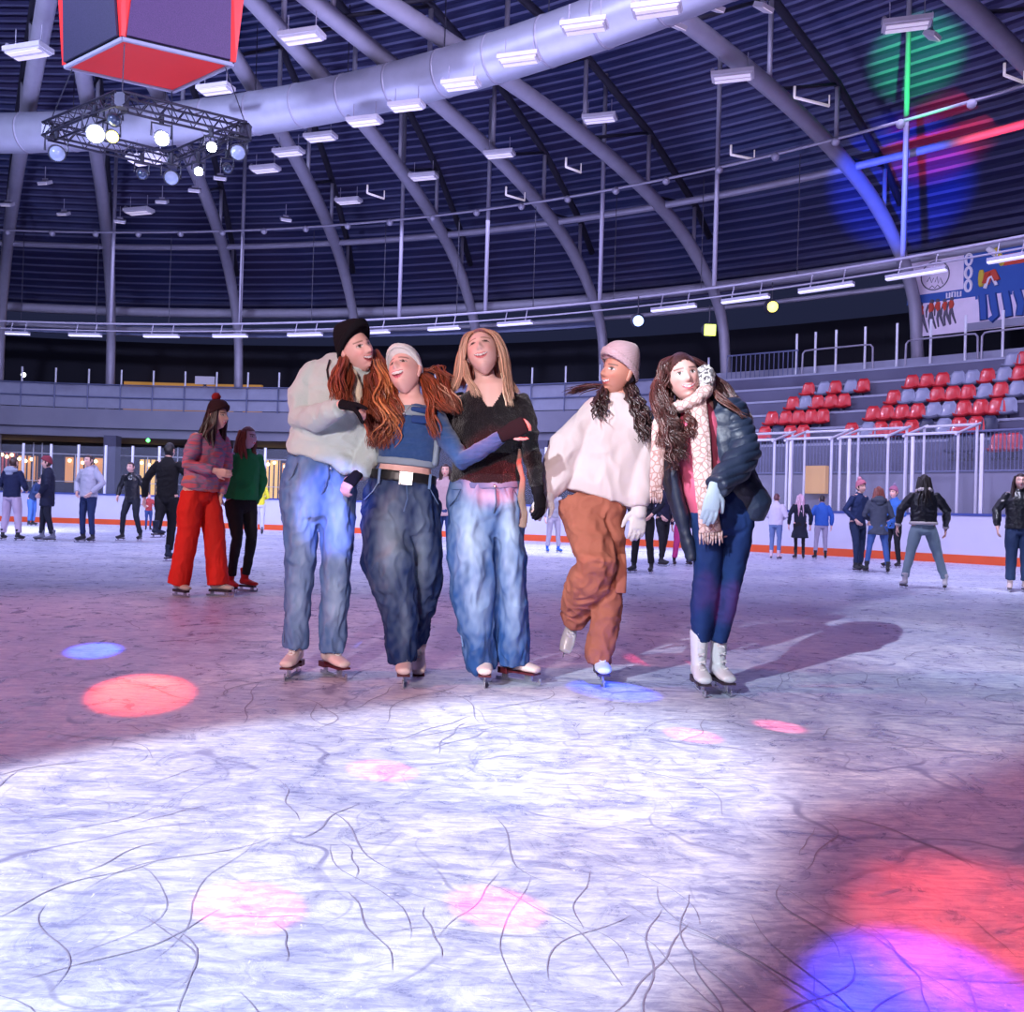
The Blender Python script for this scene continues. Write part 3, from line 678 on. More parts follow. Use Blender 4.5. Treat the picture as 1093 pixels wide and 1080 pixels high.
# ======== 4 : off-white sweatshirt, rust trousers, pink beanie
def girl4():
    D = 4.68; TAN = (.52,.22,.16)
    R = person(640, 722, D, 'smiling woman in pink beanie, off-white sweatshirt and rust trousers with one skate lifted')
    hd = Head(at(660, 398, D-.03), yaw=-54, pitch=4, roll=-11, sc=1.03)
    body_mesh(R, [
        S(D, [(660,430,.0,22,.07),(658,455,0,30,.09),(652,490,0,26,.08),(644,530,0,24,.08),(636,560,0,24,.08)]),
        S(D, [(662,404,.01,9.5,.05),(661,420,.0,10.5,.05),(660,432,0,16,.06)]),
        S(D, [(630,440,0,9,.05),(602,478,-.0,8,.04),(588,525,-.05,5.5,.028)]),
        S(D, [(684,445,0,9,.05),(688,492,-.04,8,.04),(682,540,-.08,5.5,.028)]),
        S(D, [(622,555,0,17,.08),(640,600,-.16,11,.06),(615,660,.22,7,.045)]),
        S(D, [(650,555,0,17,.08),(652,620,-.02,10,.055),(641,708,0,7,.045)])],
        hd, [], skin=TAN, mouth=.007, squint=.2, lip=(.55,.10,.10), brow=(.03,.012,.01))
    g = MB()
    hand(g, at(586,527,D-.07), (-.55,-.15,-.8), (-.2,-1,.1), 1, .6, 1.1, rad=1.15); g.tube(S(D, [(588,522,-.055,7,.036),(585,531,-.07,7,.036)]), n=14)
    organic(g, 'glove', m_glove_white, R, voxel=.005, smooth=2)
    g = MB()
    hand(g, at(682,542,D-.08), (-.05,-.1,-1), (.25,-1,0), -1, .42, 1.16, rad=1.25); g.tube(S(D, [(682,532,-.07,9,.042),(682,548,-.085,8.5,.038)]), n=14)
    organic(g, 'glove', m_glove_white, R, voxel=.005, smooth=2)
    mb = MB()
    mb.tube(S(D, [(663,424,0,14,.065),(661,430,0,27,.085),(660,445,0,36,.115),(656,470,0,41,.135),(650,500,0,45,.14),(645,522,0,46,.135),(642,532,0,43,.125)]), n=32, ends=(.3,.05))
    mb.tube(S(D, [(640,436,0,14,.08),(624,452,0,17,.085),(606,478,-.02,20,.085),(595,506,-.04,18,.08),(589,523,-.05,12,.06),(587,530,-.055,8.5,.042)]), n=24, ends=(.7,.1))
    mb.tube(S(D, [(680,440,0,13,.08),(684,470,-.01,14.5,.08),(683,505,-.05,15.5,.08),(682,530,-.07,13,.065),(682,540,-.08,10,.05)]), n=24, ends=(.7,.1))
    sw = organic(mb, 'sweatshirt', m_white_sweat, R, voxel=.0075, smooth=5, fold=folds((6,6,4.5), .020, 41))
    b = MB(); rings = []
    ns = 28
    for (k, dz) in ((1.0, .0), (1.06, .006), (1.0, .012), (.9,.006)):
        rings.append([at(660.5,424.5,D-.005) + Vector((math.cos(a)*.058*k*1.0, math.sin(a)*.062*k, dz + .010*math.sin(a) + math.cos(a)*-.006)) for a in [i*2*math.pi/ns for i in range(ns)]])
    rings.append(rings[0]); b.loft(rings, caps=False); b.build('collar', mat('dark_red_rib', (.06,.008,.012), .9), sw, smooth=True)
    mb = MB()
    mb.tube(S(D, [(632,529,0,37,.115),(634,545,0,34,.12),(636,560,0,31,.115)]), n=28, ends=(.04,.5))
    mb.tube(S(D, [(618,540,0,22,.11),(628,570,-.08,21,.105),(638,598,-.16,22,.10),(630,618,-.08,23,.095),(619,640,.08,20,.09),(613,660,.20,13.5,.085)]), n=26, ends=(.5,.05))
    mb.tube(SE(D, [(545,632,667,.0,.11),(580,632,667,.0,.11),(610,634,667,.0,.10),(640,634,664,.0,.095),(675,628,659,.02,.092),(700,624,653,.03,.09),(709,626,651,.03,.088)]), n=26, ends=(.5,.04))
    j = organic(mb, 'trousers', m_rust, R, voxel=.0075, smooth=3, fold=folds((10,10,9), .021, 52))
    b = MB()
    b.tube(S(D, [(662,592,-.08,6,.03),(663,612,-.085,6,.03),(662,632,-.085,6,.028)]), n=14, p=4, ends=(.2,.2)); b.build('cargo_pocket', m_rust, j, smooth=True)
    beanie(hd, R, m_pink_knit, low=.026, k=1.21, crown=1.42, back=-.60, brim=.038, slouch=.022)
    capm = hd.cap(lambda x, y, z: (y < -.008 and z > -.07), 1.05, CUR)
    hair_guides(R, [
        ([(646,412,-.02),(644,420,-.08),(642,432,-.12),(641,448,-.135)], 10, 7, 2.6, 1.8, 3.6, CUR),
        ([(648,418,-.04),(640,424,-.08),(634,434,-.12)], 8, 4, 2.4, 1.8, 3.0, CUR),
        ([(668,410,-.02),(674,424,-.09),(682,445,-.13),(690,474,-.15)], 11, 10, 2.7, 2.0, 4.6, CUR),
        ([(672,406,-.02),(678,424,-.07),(685,440,-.11),(692,462,-.13)], 10, 8, 2.6, 2.0, 4.0, CUR),
        ([(668,405,.06),(670,420,.08),(672,436,.08)], 16, 26, 1.4, 1.5, 3, CUR),
        ([(655,412,.06),(630,412,.10),(606,420,.12)], 10, 22, 1.3, 1.2, 2, (.06,.015,.015)),
    ], D, CUR, 17, capmb=capm)
    skate(R, at(612,664,D+.24), (-.28,-.45,-1), m_boot_white, m_sole_dark, sc=.98, up=(0,-1,.2))
    skate(R, at(641,708,D+.02), (.02,-1,0), m_boot_white, m_sole_dark, sc=1.0)

# ======== 5 : navy quilted coat, leopard scarf, tall white boots
def girl5():
    D = 4.50
    R = person(755, 735, D, 'smiling woman in open navy quilted coat, pink leopard scarf and fluffy spotted ear muffs')
    hd = Head(at(729, 403, D-.05), yaw=2, pitch=2, roll=12, sc=1.06)
    body_mesh(R, [
        S(D, [(740,436,.0,24,.07),(742,460,0,30,.09),(750,500,0,26,.08),(764,530,0,26,.08),(771,560,0,24,.08)]),
        S(D, [(731,414,.01,10,.05),(736,426,.0,11,.05),(739,438,0,18,.06)]),
        S(D, [(784,446,0,9,.05),(800,488,-.06,8,.04),(764,521,-.24,5.5,.028)]),
        S(D, [(712,446,.03,9,.05),(700,455,.2,8,.04),(680,460,.22,5.5,.028)]),
        S(D, [(756,560,0,12,.07),(754,620,-.02,7,.04),(747,690,0,4.5,.03)]),
        S(D, [(786,560,0,12,.07),(779,620,.0,7,.04),(766,690,.04,4.5,.03)])],
        hd, [dict(wr=at(680,460,D+.22), d=(-1,0,0), nrm=(0,1,.2), side=1, curl=.4, sc=1.0)],
        skin=(.60,.33,.29), mouth=.006, squint=.12, lip=(.70,.15,.18), brow=(.04,.015,.012))
    g = MB(); hand(g, at(762,522,D-.25), (-.16,-.1,-1), (.15,-1,.05), 1, .28, 1.12, rad=1.15)
    organic(g, 'glove', m_glove_blue, R, voxel=.005, smooth=2)
    b = MB(); b.tube(SE(D, [(432,722,756,-.01,.08),(450,718,770,-.0,.105),(490,722,772,0,.105),(530,732,780,0,.112),(548,738,782,0,.118)]), n=26, ends=(.3,.05))
    organic(b, 'pink_top', mat('bright_pink_cotton', (.60,.10,.18), .85), R, voxel=.007, smooth=2, fold=folds((8,8,6), .008, 60))
    m_coat = mat('navy_quilted_nylon', (.012,.020,.045), .5, bump=('noise', (40,40,40), .3, .01), spec=.5)
    def quilt(c):
        return .010*abs(math.sin((c[2]*.93 - c[0]*.35)*math.pi/.042))**.6 + .008*noise.noise(Vector((c[0]*12, c[1]*12, c[2]*14)))
    mb = MB()
    mb.tube(SE(D, [(432,748,778,.03,.075),(442,746,797,.02,.11),(470,748,801,.02,.125),(500,756,803,.02,.125),(522,764,812,.02,.13),(540,771,824,.03,.13),(554,777,815,.03,.11)]), n=28, ends=(.4,.1))
    mb.tube(SE(D, [(437,708,735,.03,.07),(450,703,722,.0,.10),(480,704,721,.0,.10),(520,709,727,.0,.08),(560,721,737,-.02,.05),(598,733,744,-.03,.03)]), n=22, ends=(.4,.3))
    mb.tube(SE(D, [(436,715,780,.09,.05),(470,708,796,.12,.05),(520,716,806,.12,.05),(548,730,815,.12,.05)]), n=26, ends=(.4,.1))
    coat = organic(mb, 'coat', m_coat, R, voxel=.0075, smooth=3, fold=folds((7,7,8), .010, 71))
    mb = MB()
    mb.tube(S(D, [(778,440,0,17,.085),(788,462,-.03,16.5,.085),(794,484,-.09,16.5,.08),(784,500,-.16,15.5,.072),(771,513,-.22,13.5,.062),(765,519,-.25,12,.055)]), n=26, ends=(.8,.1))
    mb.tube(S(D, [(716,444,.04,12,.07),(702,452,.16,11,.06),(684,458,.22,9,.05)]), n=20, ends=(.8,.1))
    organic(mb, 'coat_sleeve', m_coat, R, voxel=.0065, smooth=2, fold=quilt)
    # scarf
    m_sc = mat('pale_pink_leopard_knit', (.80,.58,.56), .95, bump=('noise', (120,120,120), .5, .01), var=None)
    nt = m_sc.node_tree; N = nt.nodes; L = nt.links; bs = N['Principled BSDF']
    tc = N.new('ShaderNodeTexCoord'); v = N.new('ShaderNodeTexVoronoi'); v.feature = 'DISTANCE_TO_EDGE'; v.inputs['Scale'].default_value = 34
    L.new(tc.outputs['Object'], v.inputs['Vector']); rp = N.new('ShaderNodeValToRGB'); rp.color_ramp.elements[0].position = .05; rp.color_ramp.elements[1].position = .13
    rp.color_ramp.elements[0].color = (.38,.22,.20,1); rp.color_ramp.elements[1].color = (.60,.44,.42,1); L.new(v.outputs['Distance'], rp.inputs['Fac']); L.new(rp.outputs['Color'], bs.inputs['Base Color'])
    mb = MB()
    mb.tube(S(D, [(716,436,-.08,8,.03),(728,434,-.13,9,.03),(742,427,-.13,10,.03),(752,418,-.09,9,.035),(756,410,-.02,8,.035),(750,412,.05,8,.03)]), n=16, ends=(.5,.5), vdir=(0,0,1))
    mb.tube(S(D, [(712,434,-.09,8,.022),(704,455,-.12,8.5,.02),(702,490,-.14,8,.018),(700,524,-.15,6.5,.016)]), n=18, ends=(.5,.1))
    mb.tube(S(D, [(744,430,-.12,10,.024),(747,460,-.145,11,.02),(750,500,-.15,10.5,.018),(755,540,-.16,11.5,.018),(758,568,-.16,12.5,.016)]), n=18, ends=(.5,.1))
    sc_ = organic(mb, 'scarf', m_sc, R, voxel=.0065, smooth=2, fold=folds((18,18,5), .006, 81))
    b = MB()
    for i in range(9):
        x = 747+i*2.9; b.pipe([at(x, 566, D-.16), at(x+.6*math.sin(i*2), 574, D-.165), at(x+1.2*math.sin(i), 581+1.5*math.sin(i*3), D-.16)], [.0065,.006,.003], 6)
    tag(b.build('fringe', m_sc, sc_, smooth=True), kind='stuff'); b = MB()
    for i in range(6):
        x = 694.5+i*2.3; b.pipe([at(x, 522, D-.15), at(x+.5, 530, D-.155), at(x-.3+math.sin(i), 537+math.sin(i*3), D-.15)], [.006,.0055,.003], 6)
    tag(b.build('fringe', m_sc, sc_, smooth=True), kind='stuff')
    # leggings
    mb = MB()
    mb.tube(SE(D, [(528,735,800,0,.10),(545,737,806,0,.115),(562,738,805,0,.11)]), n=26, ends=(.1,.5))
    mb.tube(SE(D, [(548,737,773,0,.105),(580,740,771,-.01,.09),(610,741,769,-.02,.075),(645,737,766,0,.068),(684,738,757,.01,.055)]), n=22, ends=(.5,.05))
    mb.tube(SE(D, [(548,771,806,.01,.105),(580,770,801,.01,.09),(620,768,792,.0,.075),(650,765,785,.02,.068),(684,757,776,.04,.055)]), n=22, ends=(.5,.05))
    organic(mb, 'skinny_jeans', denim('indigo_stretch_denim', (.006,.018,.085), (.018,.05,.17), .7, 4), R, voxel=.0065, smooth=3, fold=folds((10,10,12), .006, 90))
    # ear muffs
    b = MB(); rr = random.Random(4); c0 = at(752.5,403,D-.075)
    vs = []
    b.ball((0,0,0), 1, 56, 40)
    vv = []
    for p in b.v:
        p = Vector(p); k = 1+.16*noise.noise(p*4.2)+.10*noise.noise(p*9); vv.append((c0.x+p.x*.048*k, c0.y+p.y*.040*k, c0.z+p.z*.064*k))
    b.v = vv
    for p in vv:
        pass
    b.c = [(.78,.72,.70) if noise.noise(Vector(p)*70) > -.06 else (.05,.04,.05) for p in vv]
    mf = mat('spotted_faux_fur', (.7,.66,.64), .95, vcol=True, bump=('noise', (160,160,160), .8, .02), sheen=.5)
    em = b.build('ear_muff', mf, R, smooth=True, vcol=True)
    capm = hd.cap(lambda x, y, z: (z > .068-10*x*x and y > .03) or (y <= .03 and z > -.04) or (y < -.01), 1.06, DKB)
    hair_guides(R, [
        ([(722,379,-.06),(712,388,-.08),(708,404,-.07),(706,425,-.10),(712,448,-.15)], 7, 34, 1.5, 1.8, 2.6, (.055,.014,.012)),
        ([(723,379,-.03),(709,386,-.04),(702,405,-.04),(701,430,-.08),(706,460,-.14),(708,478,-.155)], 6, 26, 1.5, 2.0, 2.6, (.085,.018,.015)),
        ([(714,425,-.10),(718,445,-.16),(722,465,-.17),(727,492,-.17)], 10, 40, 1.2, 2.8, 3.6, (.04,.012,.010)),
        ([(712,440,-.13),(714,465,-.165),(717,485,-.17),(719,503,-.16)], 9, 9, 2.3, 2.6, 3.0, (.045,.013,.012)),
        ([(732,436,-.14),(737,450,-.17),(735,470,-.165)], 6, 6, 2.2, 2.2, 2.6, (.07,.018,.014)),
        ([(727,378,-.05),(742,384,-.05),(756,396,-.02),(766,412,.02),(770,430,.0)], 7, 34, 1.5, 1.2, 1.6, (.07,.018,.02)),
        ([(760,400,.05),(774,412,.05),(788,432,.03),(798,452,-.04)], 8, 34, 1.5, 1.4, 1.6, (.05,.014,.014)),
        ([(758,410,-.03),(768,424,-.09),(782,436,-.10),(795,446,-.10)], 6, 16, 1.2, 1.2, 1.4, (.12,.04,.03)),
        ([(715,395,.05),(712,420,.07),(712,440,.07)], 16, 30, 1.6, .8, 1, DKB),
        ([(745,395,.06),(750,420,.07),(756,436,.07)], 16, 30, 1.6, .8, 1, DKB),
    ], D, DKB, 23, capmb=capm)
    skate(R, at(746,712,D+.0), (-.02,-1,0), m_boot_white, m_sole_dark, sc=1.04, shaft=.15)
    skate(R, at(767,710,D+.05), (.12,-1,0), m_boot_white, m_sole_dark, sc=1.04, shaft=.15)
# ---------------------------------------------------------------- the other skaters
def bg(px, fy, label, yaw=0, h=1.70, lean=0, legs=None, arms='down', top=(.1,.1,.1), top_rough=.8, hem=.86, puff=1.0, legc=(.05,.08,.2), wide=1.0,
       boot=(.03,.03,.035), hair=(.05,.02,.015), hairlen=0, hat=None, pom=None, hood=None, skin=(.80,.47,.38), wide_hem=None, vox=.012, extra=None, group='skaters in the background',
       depth=None, hl=None, skirt=0, collar=None, knee=0, head_yaw=None, headpitch=0, lens=1.0, shoulder=1.0, lift=None, name='jacket', legname='trousers', zfeet=0.0, roll=0, tilt=0):
    g = ground(px, fy) if depth is None else at(px, fy, depth)
    g.z = zfeet
    R = empty('person', g, label, 'person', group)
    s = h/1.74; y = math.radians(yaw)
    f = Vector((math.sin(y), -math.cos(y), 0)); x = f.cross(Vector((0,0,1))).normalized()
    off = Vector((0,0,.055*1))
    w = lambda a, b, c: g + (x*a + f*b + Vector((0,0,c)))*s + off
    lf = lean; P = lambda a, b, c: w(a + tilt*(c-.9 if c > .9 else 0), b + lf*max(0, c-.92), c)     # lean forward above the hips
    legs = legs or (( .10, .0), (-.10, .0))                   # (side, forward) of each foot
    hd = Head(P(0, .03, 1.575), yaw=(yaw if head_yaw is None else head_yaw), pitch=headpitch, roll=roll, sc=s*1.0)
    arm = {'down': (( .27,.02,1.12), ( .28,.10,.84)), 'pocket': (( .31,-.03,1.13), (.17,.13,.93)), 'front': ((.26,.02,1.10), (.13,.30,1.02)),
           'back': ((.28,-.12,1.13), (.12,-.20,.93)), 'out': ((.33,.0,1.16), (.42,.12,.95)), 'up': ((.27,.10,1.15), (.12,.22,1.34)), 'fwd': ((.24,.14,1.14), (.16,.42,1.10))}
    aa = arms if isinstance(arms, tuple) else (arms, arms)
    A = []
    for sd, a in zip((1, -1), aa):
        e, wr = arm[a] if isinstance(a, str) else a
        A.append((P(sd*.160*shoulder, 0, 1.375), P(sd*e[0], e[1], e[2]), P(sd*wr[0], wr[1], wr[2])))
    hips = [P(.09, 0, .90), P(-.09, 0, .90)]; feet = []; knees = []
    for i, (a, b) in enumerate(legs):
        z0 = .10 if not (lift and lift[0] == i) else .10+lift[1]
        feet.append(w(a, b, z0)); k = hips[i].lerp(feet[-1], .48) + f*(.03+knee)*s
        knees.append(k)
    T = [[(P(0,0,.86), .13*s, .10*s), (P(0,0,1.05), .115*s, .085*s), (P(0,0,1.30), .15*s, .10*s), (P(0,-.01,1.40), .10*s, .07*s)],
         [(P(0,-.005,1.38), .05*s, .05*s), (P(0,.015,1.50), .048*s, .05*s)]]
    for q in A: T.append([(q[0], .045*s, .045*s), (q[1], .036*s, .036*s), (q[2], .026*s, .024*s)])
    for i in (0, 1): T.append([(hips[i], .08*s, .08*s), (knees[i], .045*s, .045*s), (feet[i], .03*s, .03*s)])
    mb = MB()
    for st in T: mb.tube(st, vdir=f, n=12)
    for q, sd in zip(A, (1, -1)):
        d = (q[2]-q[1]).normalized(); hand(mb, q[2], d, x*sd, -sd, .45, s)
    hm = hd.mesh(skin=skin, nu=44, nv=34, mouth=.004, brow=tuple(c*.6 for c in hair))
    organic(mb, 'body', m_skin, R, voxel=vox*.62, smooth=2, joinmb=hm, vcolf=lambda c: skin)
    def M(nm, c, r=.8): return mat(nm+'_%d' % (int(c[0]*999)*7+int(c[1]*999)*3+int(c[2]*999)), c, r, bump=('noise', (90,90,90), .3, .01), spec=.3)
    # trousers
    mb = MB(); W_ = wide
    mb.tube([(P(0,0,1.0), .135*s, .105*s), (P(0,0,.90), .155*s, .12*s), (P(0,0,.82), .155*s, .12*s)], vdir=f, n=20, ends=(.3,.5))
    for i in (0, 1):
        up_ = hips[i]; bt = feet[i] + (knees[i]-feet[i]).normalized()*(-.045 if wide_hem else .02)
        wh = (wide_hem or .05*W_)*s
        mb.tube([(up_ - Vector((0,0,.02)), .09*s, .10*s), (up_.lerp(knees[i], .5), .083*W_**.6*s, .09*W_**.6*s), (knees[i], .062*W_*s, .067*W_*s), (knees[i].lerp(bt, .5), (.058*W_*s+wh)/2, (.062*W_*s+wh)/2), (bt, wh, wh)], vdir=f, n=18, ends=(.5,.1))
    organic(mb, legname, M('cloth', legc, .75), R, voxel=vox*.8, smooth=2, fold=folds((9,9,6), .010, px*.37))
    # top
    mb = MB(); pf = puff
    hemw = .165*s*pf + skirt*.10
    mb.tube([(P(0,0,hem), hemw, .125*s*pf+skirt*.08), (P(0,0,(hem+1.1)/2), .158*s*pf, .12*s*pf), (P(0,0,1.15), .160*s*pf, .12*s*pf), (P(0,0,1.30), .180*s*shoulder, .12*s*pf**.5), (P(0,-.005,1.38), .155*s*shoulder, .10*s), (P(0,-.005,1.435), .085*s, .075*s), (P(0,-.0,1.47), .06*s, .06*s)], vdir=f, n=24, ends=(.06,.4))
    for q in A:
        e = q[2] + (q[1]-q[2]).normalized()*.03
        mb.tube([(q[0], .058*s, .060*s), (q[0].lerp(q[1],.5), .062*s*pf, .062*s*pf), (q[1], .056*s*pf, .056*s*pf), (q[1].lerp(e,.6), .050*s*pf, .050*s*pf), (e, .042*s, .042*s)], vdir=f, n=16, ends=(.7,.1))
    tm = top if not isinstance(top, tuple) else M('top', top, top_rough)
    jk = organic(mb, name, tm, R, voxel=vox*.8, smooth=3, fold=folds((7,7,9), .011, px*.21))
    if hood:
        b = MB(); b.tube([(P(-.12,-.06,1.42), .035*s, .04*s), (P(-.06,-.11,1.41), .05*s, .05*s), (P(.06,-.11,1.41), .05*s, .05*s), (P(.12,-.06,1.42), .035*s, .04*s)], vdir=(0,0,1), n=12)
        b.tube([(P(0,-.09,1.46), .10*s, .045*s), (P(0,-.11,1.34), .085*s, .035*s)], vdir=f, n=12)
        organic(b, 'hood', M('hood', hood), jk, voxel=vox*.8, smooth=2)
    if collar:
        b = MB(); b.tube([(P(-.10,.0,1.44), .03*s, .03*s), (P(-.06,-.075,1.46), .035*s, .035*s), (P(.06,-.075,1.46), .035*s, .035*s), (P(.10,0,1.44), .03*s, .03*s)], vdir=(0,0,1), n=10)
        b.tube([(P(0,0,hem), .172*s*pf, .13*s*pf), (P(0,0,hem+.035), .172*s*pf, .13*s*pf)], vdir=f, n=20, ends=(.1,.1))
        for q in A:
            e = q[2] + (q[1]-q[2]).normalized()*.02; b.tube([(e, .047*s, .047*s), (e+(q[1]-q[2]).normalized()*.03, .050*s, .050*s)], vdir=f, n=12, ends=(.1,.1))
        organic(b, 'shearling_trim', M('trim', collar), jk, voxel=vox*.7, smooth=1)
    # hair
    out = hd.cap(lambda a, b, c: (b > .03 and c > .066) or (b <= .03 and c > -.02) or (b < .0 and c > -.09), 1.07, hair, nu=36, nv=26)
    rr = random.Random(int(px)*3+1)
    if hairlen:
        for k in range(46):
            a = rr.uniform(-2.1, 2.1); hx = math.sin(a)*.075; hy = -math.cos(a)*.085 if abs(a) < 1.6 else -math.cos(a)*.08
            p0 = hd.w(hx, hy, rr.uniform(.0,.08)); e = 1-.2*rr.random()
            p1 = hd.w(hx*1.25, hy*1.2-.01, -.06); p2 = p1 + Vector((rr.gauss(0,.02), rr.gauss(0,.02), -hairlen*.55*e)) - f*.02; p3 = p2 + Vector((rr.gauss(0,.02), rr.gauss(0,.02), -hairlen*.45*e))
            c = hair if not hl or rr.random() < .5 else hl
            lock(out, [p0, p1, p2, p3], .016, c, .006, 1.5, rr.random()*6, n=9, r=rr)
    out.build('hair', m_hair, R, smooth=True, vcol=True)
    if hat:
        bn = beanie(hd, R, M('knit_hat', hat), low=.030, k=1.14, crown=1.35, back=-.55, brim=.03)
        if pom:
            b = MB(); b.ball(hd.w(0,-.02,.175), .04*s, 14, 10)
            b.v = [tuple(Vector(p)+Vector((1,1,1))*.006*noise.noise(Vector(p)*60)) for p in b.v]
            b.build('pompom', M('pompom', pom), bn, smooth=True)
    mbt = M('skate_boot', boot, .5)
    for i in (0, 1):
        ft = feet[i]; sp = (-1 if legs[i][0] < 0 else 1)*.22
        t = (f*1.0 + x*sp).normalized()
        lifted = bool(lift and lift[0] == i)
        skate(R, Vector((ft.x, ft.y, ft.z+.04)), t, mbt, sc=s, vox=.009, detail=False, hockey=True, stand=not lifted and zfeet == 0)
    if extra: extra(R, P, s, f, x, hd, jk)
    return R

m_leather_blk = mat('black_leather_jacket', (.012,.013,.018), .28, bump=('noise', (22,22,22), .6, .02), spec=.6)
m_multi = mat('multicoloured_wool', (.5,.15,.17), .95, bump=('noise', (120,120,120), .5, .01), var=None)
def _multi():
    nt = m_multi.node_tree; N = nt.nodes; L = nt.links; tc = N.new('ShaderNodeTexCoord'); mp = N.new('ShaderNodeMapping'); mp.inputs['Scale'].default_value = (1.5,1.5,6)
    n = N.new('ShaderNodeTexNoise'); n.inputs['Scale'].default_value = 2.2; n.inputs['Detail'].default_value = 3
    L.new(tc.outputs['Object'], mp.inputs['Vector']); L.new(mp.outputs[0], n.inputs['Vector'])
    r = N.new('ShaderNodeValToRGB'); e = r.color_ramp.elements; e[0].position = .36; e[0].color = (.72,.13,.17,1); e[1].position = .66; e[1].color = (.80,.18,.13,1)
    for p, c in ((.45,(.16,.20,.30,1)), (.52,(.65,.16,.26,1)), (.58,(.30,.26,.36,1))):
        q = e.new(p); q.color = c
    L.new(n.outputs['Fac'], r.inputs['Fac']); L.new(r.outputs['Color'], N['Principled BSDF'].inputs['Base Color'])
_multi()

def crowd():
    G2 = 'skaters in the background'
    # behind the friends, left
    bg(209, 636, 'skater in wide bright red trousers and multicoloured wool sweater, leaning towards girl in green', yaw=62, h=1.82, lean=.26,
       arms=(((.24,.06,1.13),(.10,.26,1.08)), ((.24,.02,1.13),(.16,.10,.86))), top=m_multi, hem=.93, puff=1.12, legc=(.80,.022,.012), wide=1.5, wide_hem=.098, boot=(.60,.50,.42), hair=(.035,.010,.008), hairlen=.25,
       hat=(.035,.008,.01), pom=(.35,.015,.015), vox=.010, legs=((.12,-.08),(-.12,.14)), name='sweater', head_yaw=75)
    bg(254, 631, 'girl with long brown hair in a green sweatshirt, black leggings and red and black skates', yaw=50, h=1.66, lean=.10,
       arms=('back', ((.25,-.02,1.12),(.22,-.10,.86))), top=(.015,.24,.075), hem=.93, puff=1.15, legc=(.012,.012,.016), wide=.92, boot=(.50,.02,.02), hair=(.14,.03,.018), hairlen=.32, vox=.010,
       legs=((.12,.05),(-.10,-.02)), knee=.06, name='sweatshirt', head_yaw=72, hl=(.22,.05,.03), legname='leggings', skin=(.68,.50,.62))
    bg(176, 599, 'man all in black gliding on one leg, seen from behind the skater in red trousers', yaw=170, h=1.78, arms=(((.36,.05,1.16),(.50,.10,.95)), ((.33,-.02,1.14),(.36,.0,.86))), top=(.010,.010,.012), legc=(.010,.010,.014), wide=1.1,
       boot=(.03,.04,.07), hair=(.012,.010,.010), collar=None, legs=((.06,.0),(.02,-.28)), lift=(1,.30), hood=None)
    bg(140, 577, 'person in black leather jacket and black jeans skating towards the camera near the left boards', yaw=-10, h=1.78, lean=.12, arms=(((.28,.02,1.13),(.26,.16,.92)), ((.28,-.02,1.12),(.30,.05,.88))), top=m_leather_blk,
       legc=(.014,.018,.03), hair=(.05,.02,.015), legs=((.20,.05),(-.20,-.02)), puff=1.05, knee=.05, skin=(.85,.5,.42))
    bg(93, 579, 'man in a light grey zipped jacket with hands in pockets and dark blue jeans', yaw=-18, h=1.84, arms='pocket', top=(.44,.44,.54), legc=(.016,.030,.10), hair=(.05,.025,.02), hood=(.42,.42,.52), puff=1.15, legs=((.12,.0),(-.12,.0)), head_yaw=-25)
    bg(49, 578, 'man in a long dark navy coat and red cap turned to the side', yaw=-70, h=1.76, arms='pocket', top=(.012,.015,.04), hem=.68, legc=(.012,.014,.028), hat=(.25,.04,.06), puff=1.12, legs=((.10,.10),(-.08,-.12)), boot=(.16,.17,.22))
    bg(11, 577, 'person seen from behind in navy jacket with grey hood and pale pink trousers', yaw=175, h=1.74, arms='front', top=(.012,.018,.06), hood=(.32,.36,.46), legc=(.52,.42,.56), wide=1.25, legs=((.17,.0),(-.17,.0)), puff=1.1)
    bg(33, 561, 'distant person in a navy top and bright blue jeans bending forwards at the boards', yaw=80, h=1.62, lean=.45, arms='fwd', top=(.02,.04,.12), legc=(.06,.16,.48), wide=1.2, vox=.016)
    bg(276, 571, 'distant skater in a yellow hi-vis vest and white trousers', yaw=-150, h=1.72, arms='front', top=(.72,.68,.04), legc=(.60,.60,.66), wide=1.2, hair=(.10,.05,.04), vox=.016)
    bg(158, 566, 'small child in a red top at the boards behind the man in black', yaw=30, h=1.15, arms='fwd', top=(.40,.05,.05), legc=(.03,.06,.18), vox=.014)
    # behind the five
    bg(473, 601, 'long-haired woman with pale fur hood seen between cropped top and black sweater', yaw=-5, h=1.66, arms=(((.27,-.02,1.12),(.22,.06,.86)),)*2, top=(.50,.36,.40), legc=(.02,.05,.18), hair=(.035,.012,.012), hairlen=.34, hat=None, hood=(.75,.66,.66), hem=.78)
    bg(590, 590, 'distant skater in pale trousers and bright blue skates beside the rust trousers', yaw=20, h=1.50, arms='down', top=(.30,.30,.36), legc=(.36,.34,.44), boot=(.02,.12,.60), wide=1.15, legs=((.16,0),(-.16,0)), vox=.015)
    bg(686, 612, 'skater in black clothes standing close behind the off-white sweatshirt sleeve', yaw=-30, h=1.58, arms='pocket', top=(.012,.014,.03), legc=(.010,.010,.014), wide=1.1, legs=((.15,.05),(-.13,-.05)))
    bg(706, 604, 'second dark-clad skater half hidden behind the hanging scarf end', yaw=40, h=1.56, arms='pocket', top=(.02,.02,.05), legc=(.012,.012,.018), legs=((.12,.1),(-.12,-.1)))
    bg(727, 604, 'child in magenta trousers and a dark top seen between the scarf and the coat', yaw=10, h=1.38, arms='down', top=(.05,.03,.08), legc=(.55,.05,.24), wide=1.2, legs=((.17,.0),(-.17,.0)), boot=(.03,.02,.03), hat=(.2,.2,.3))
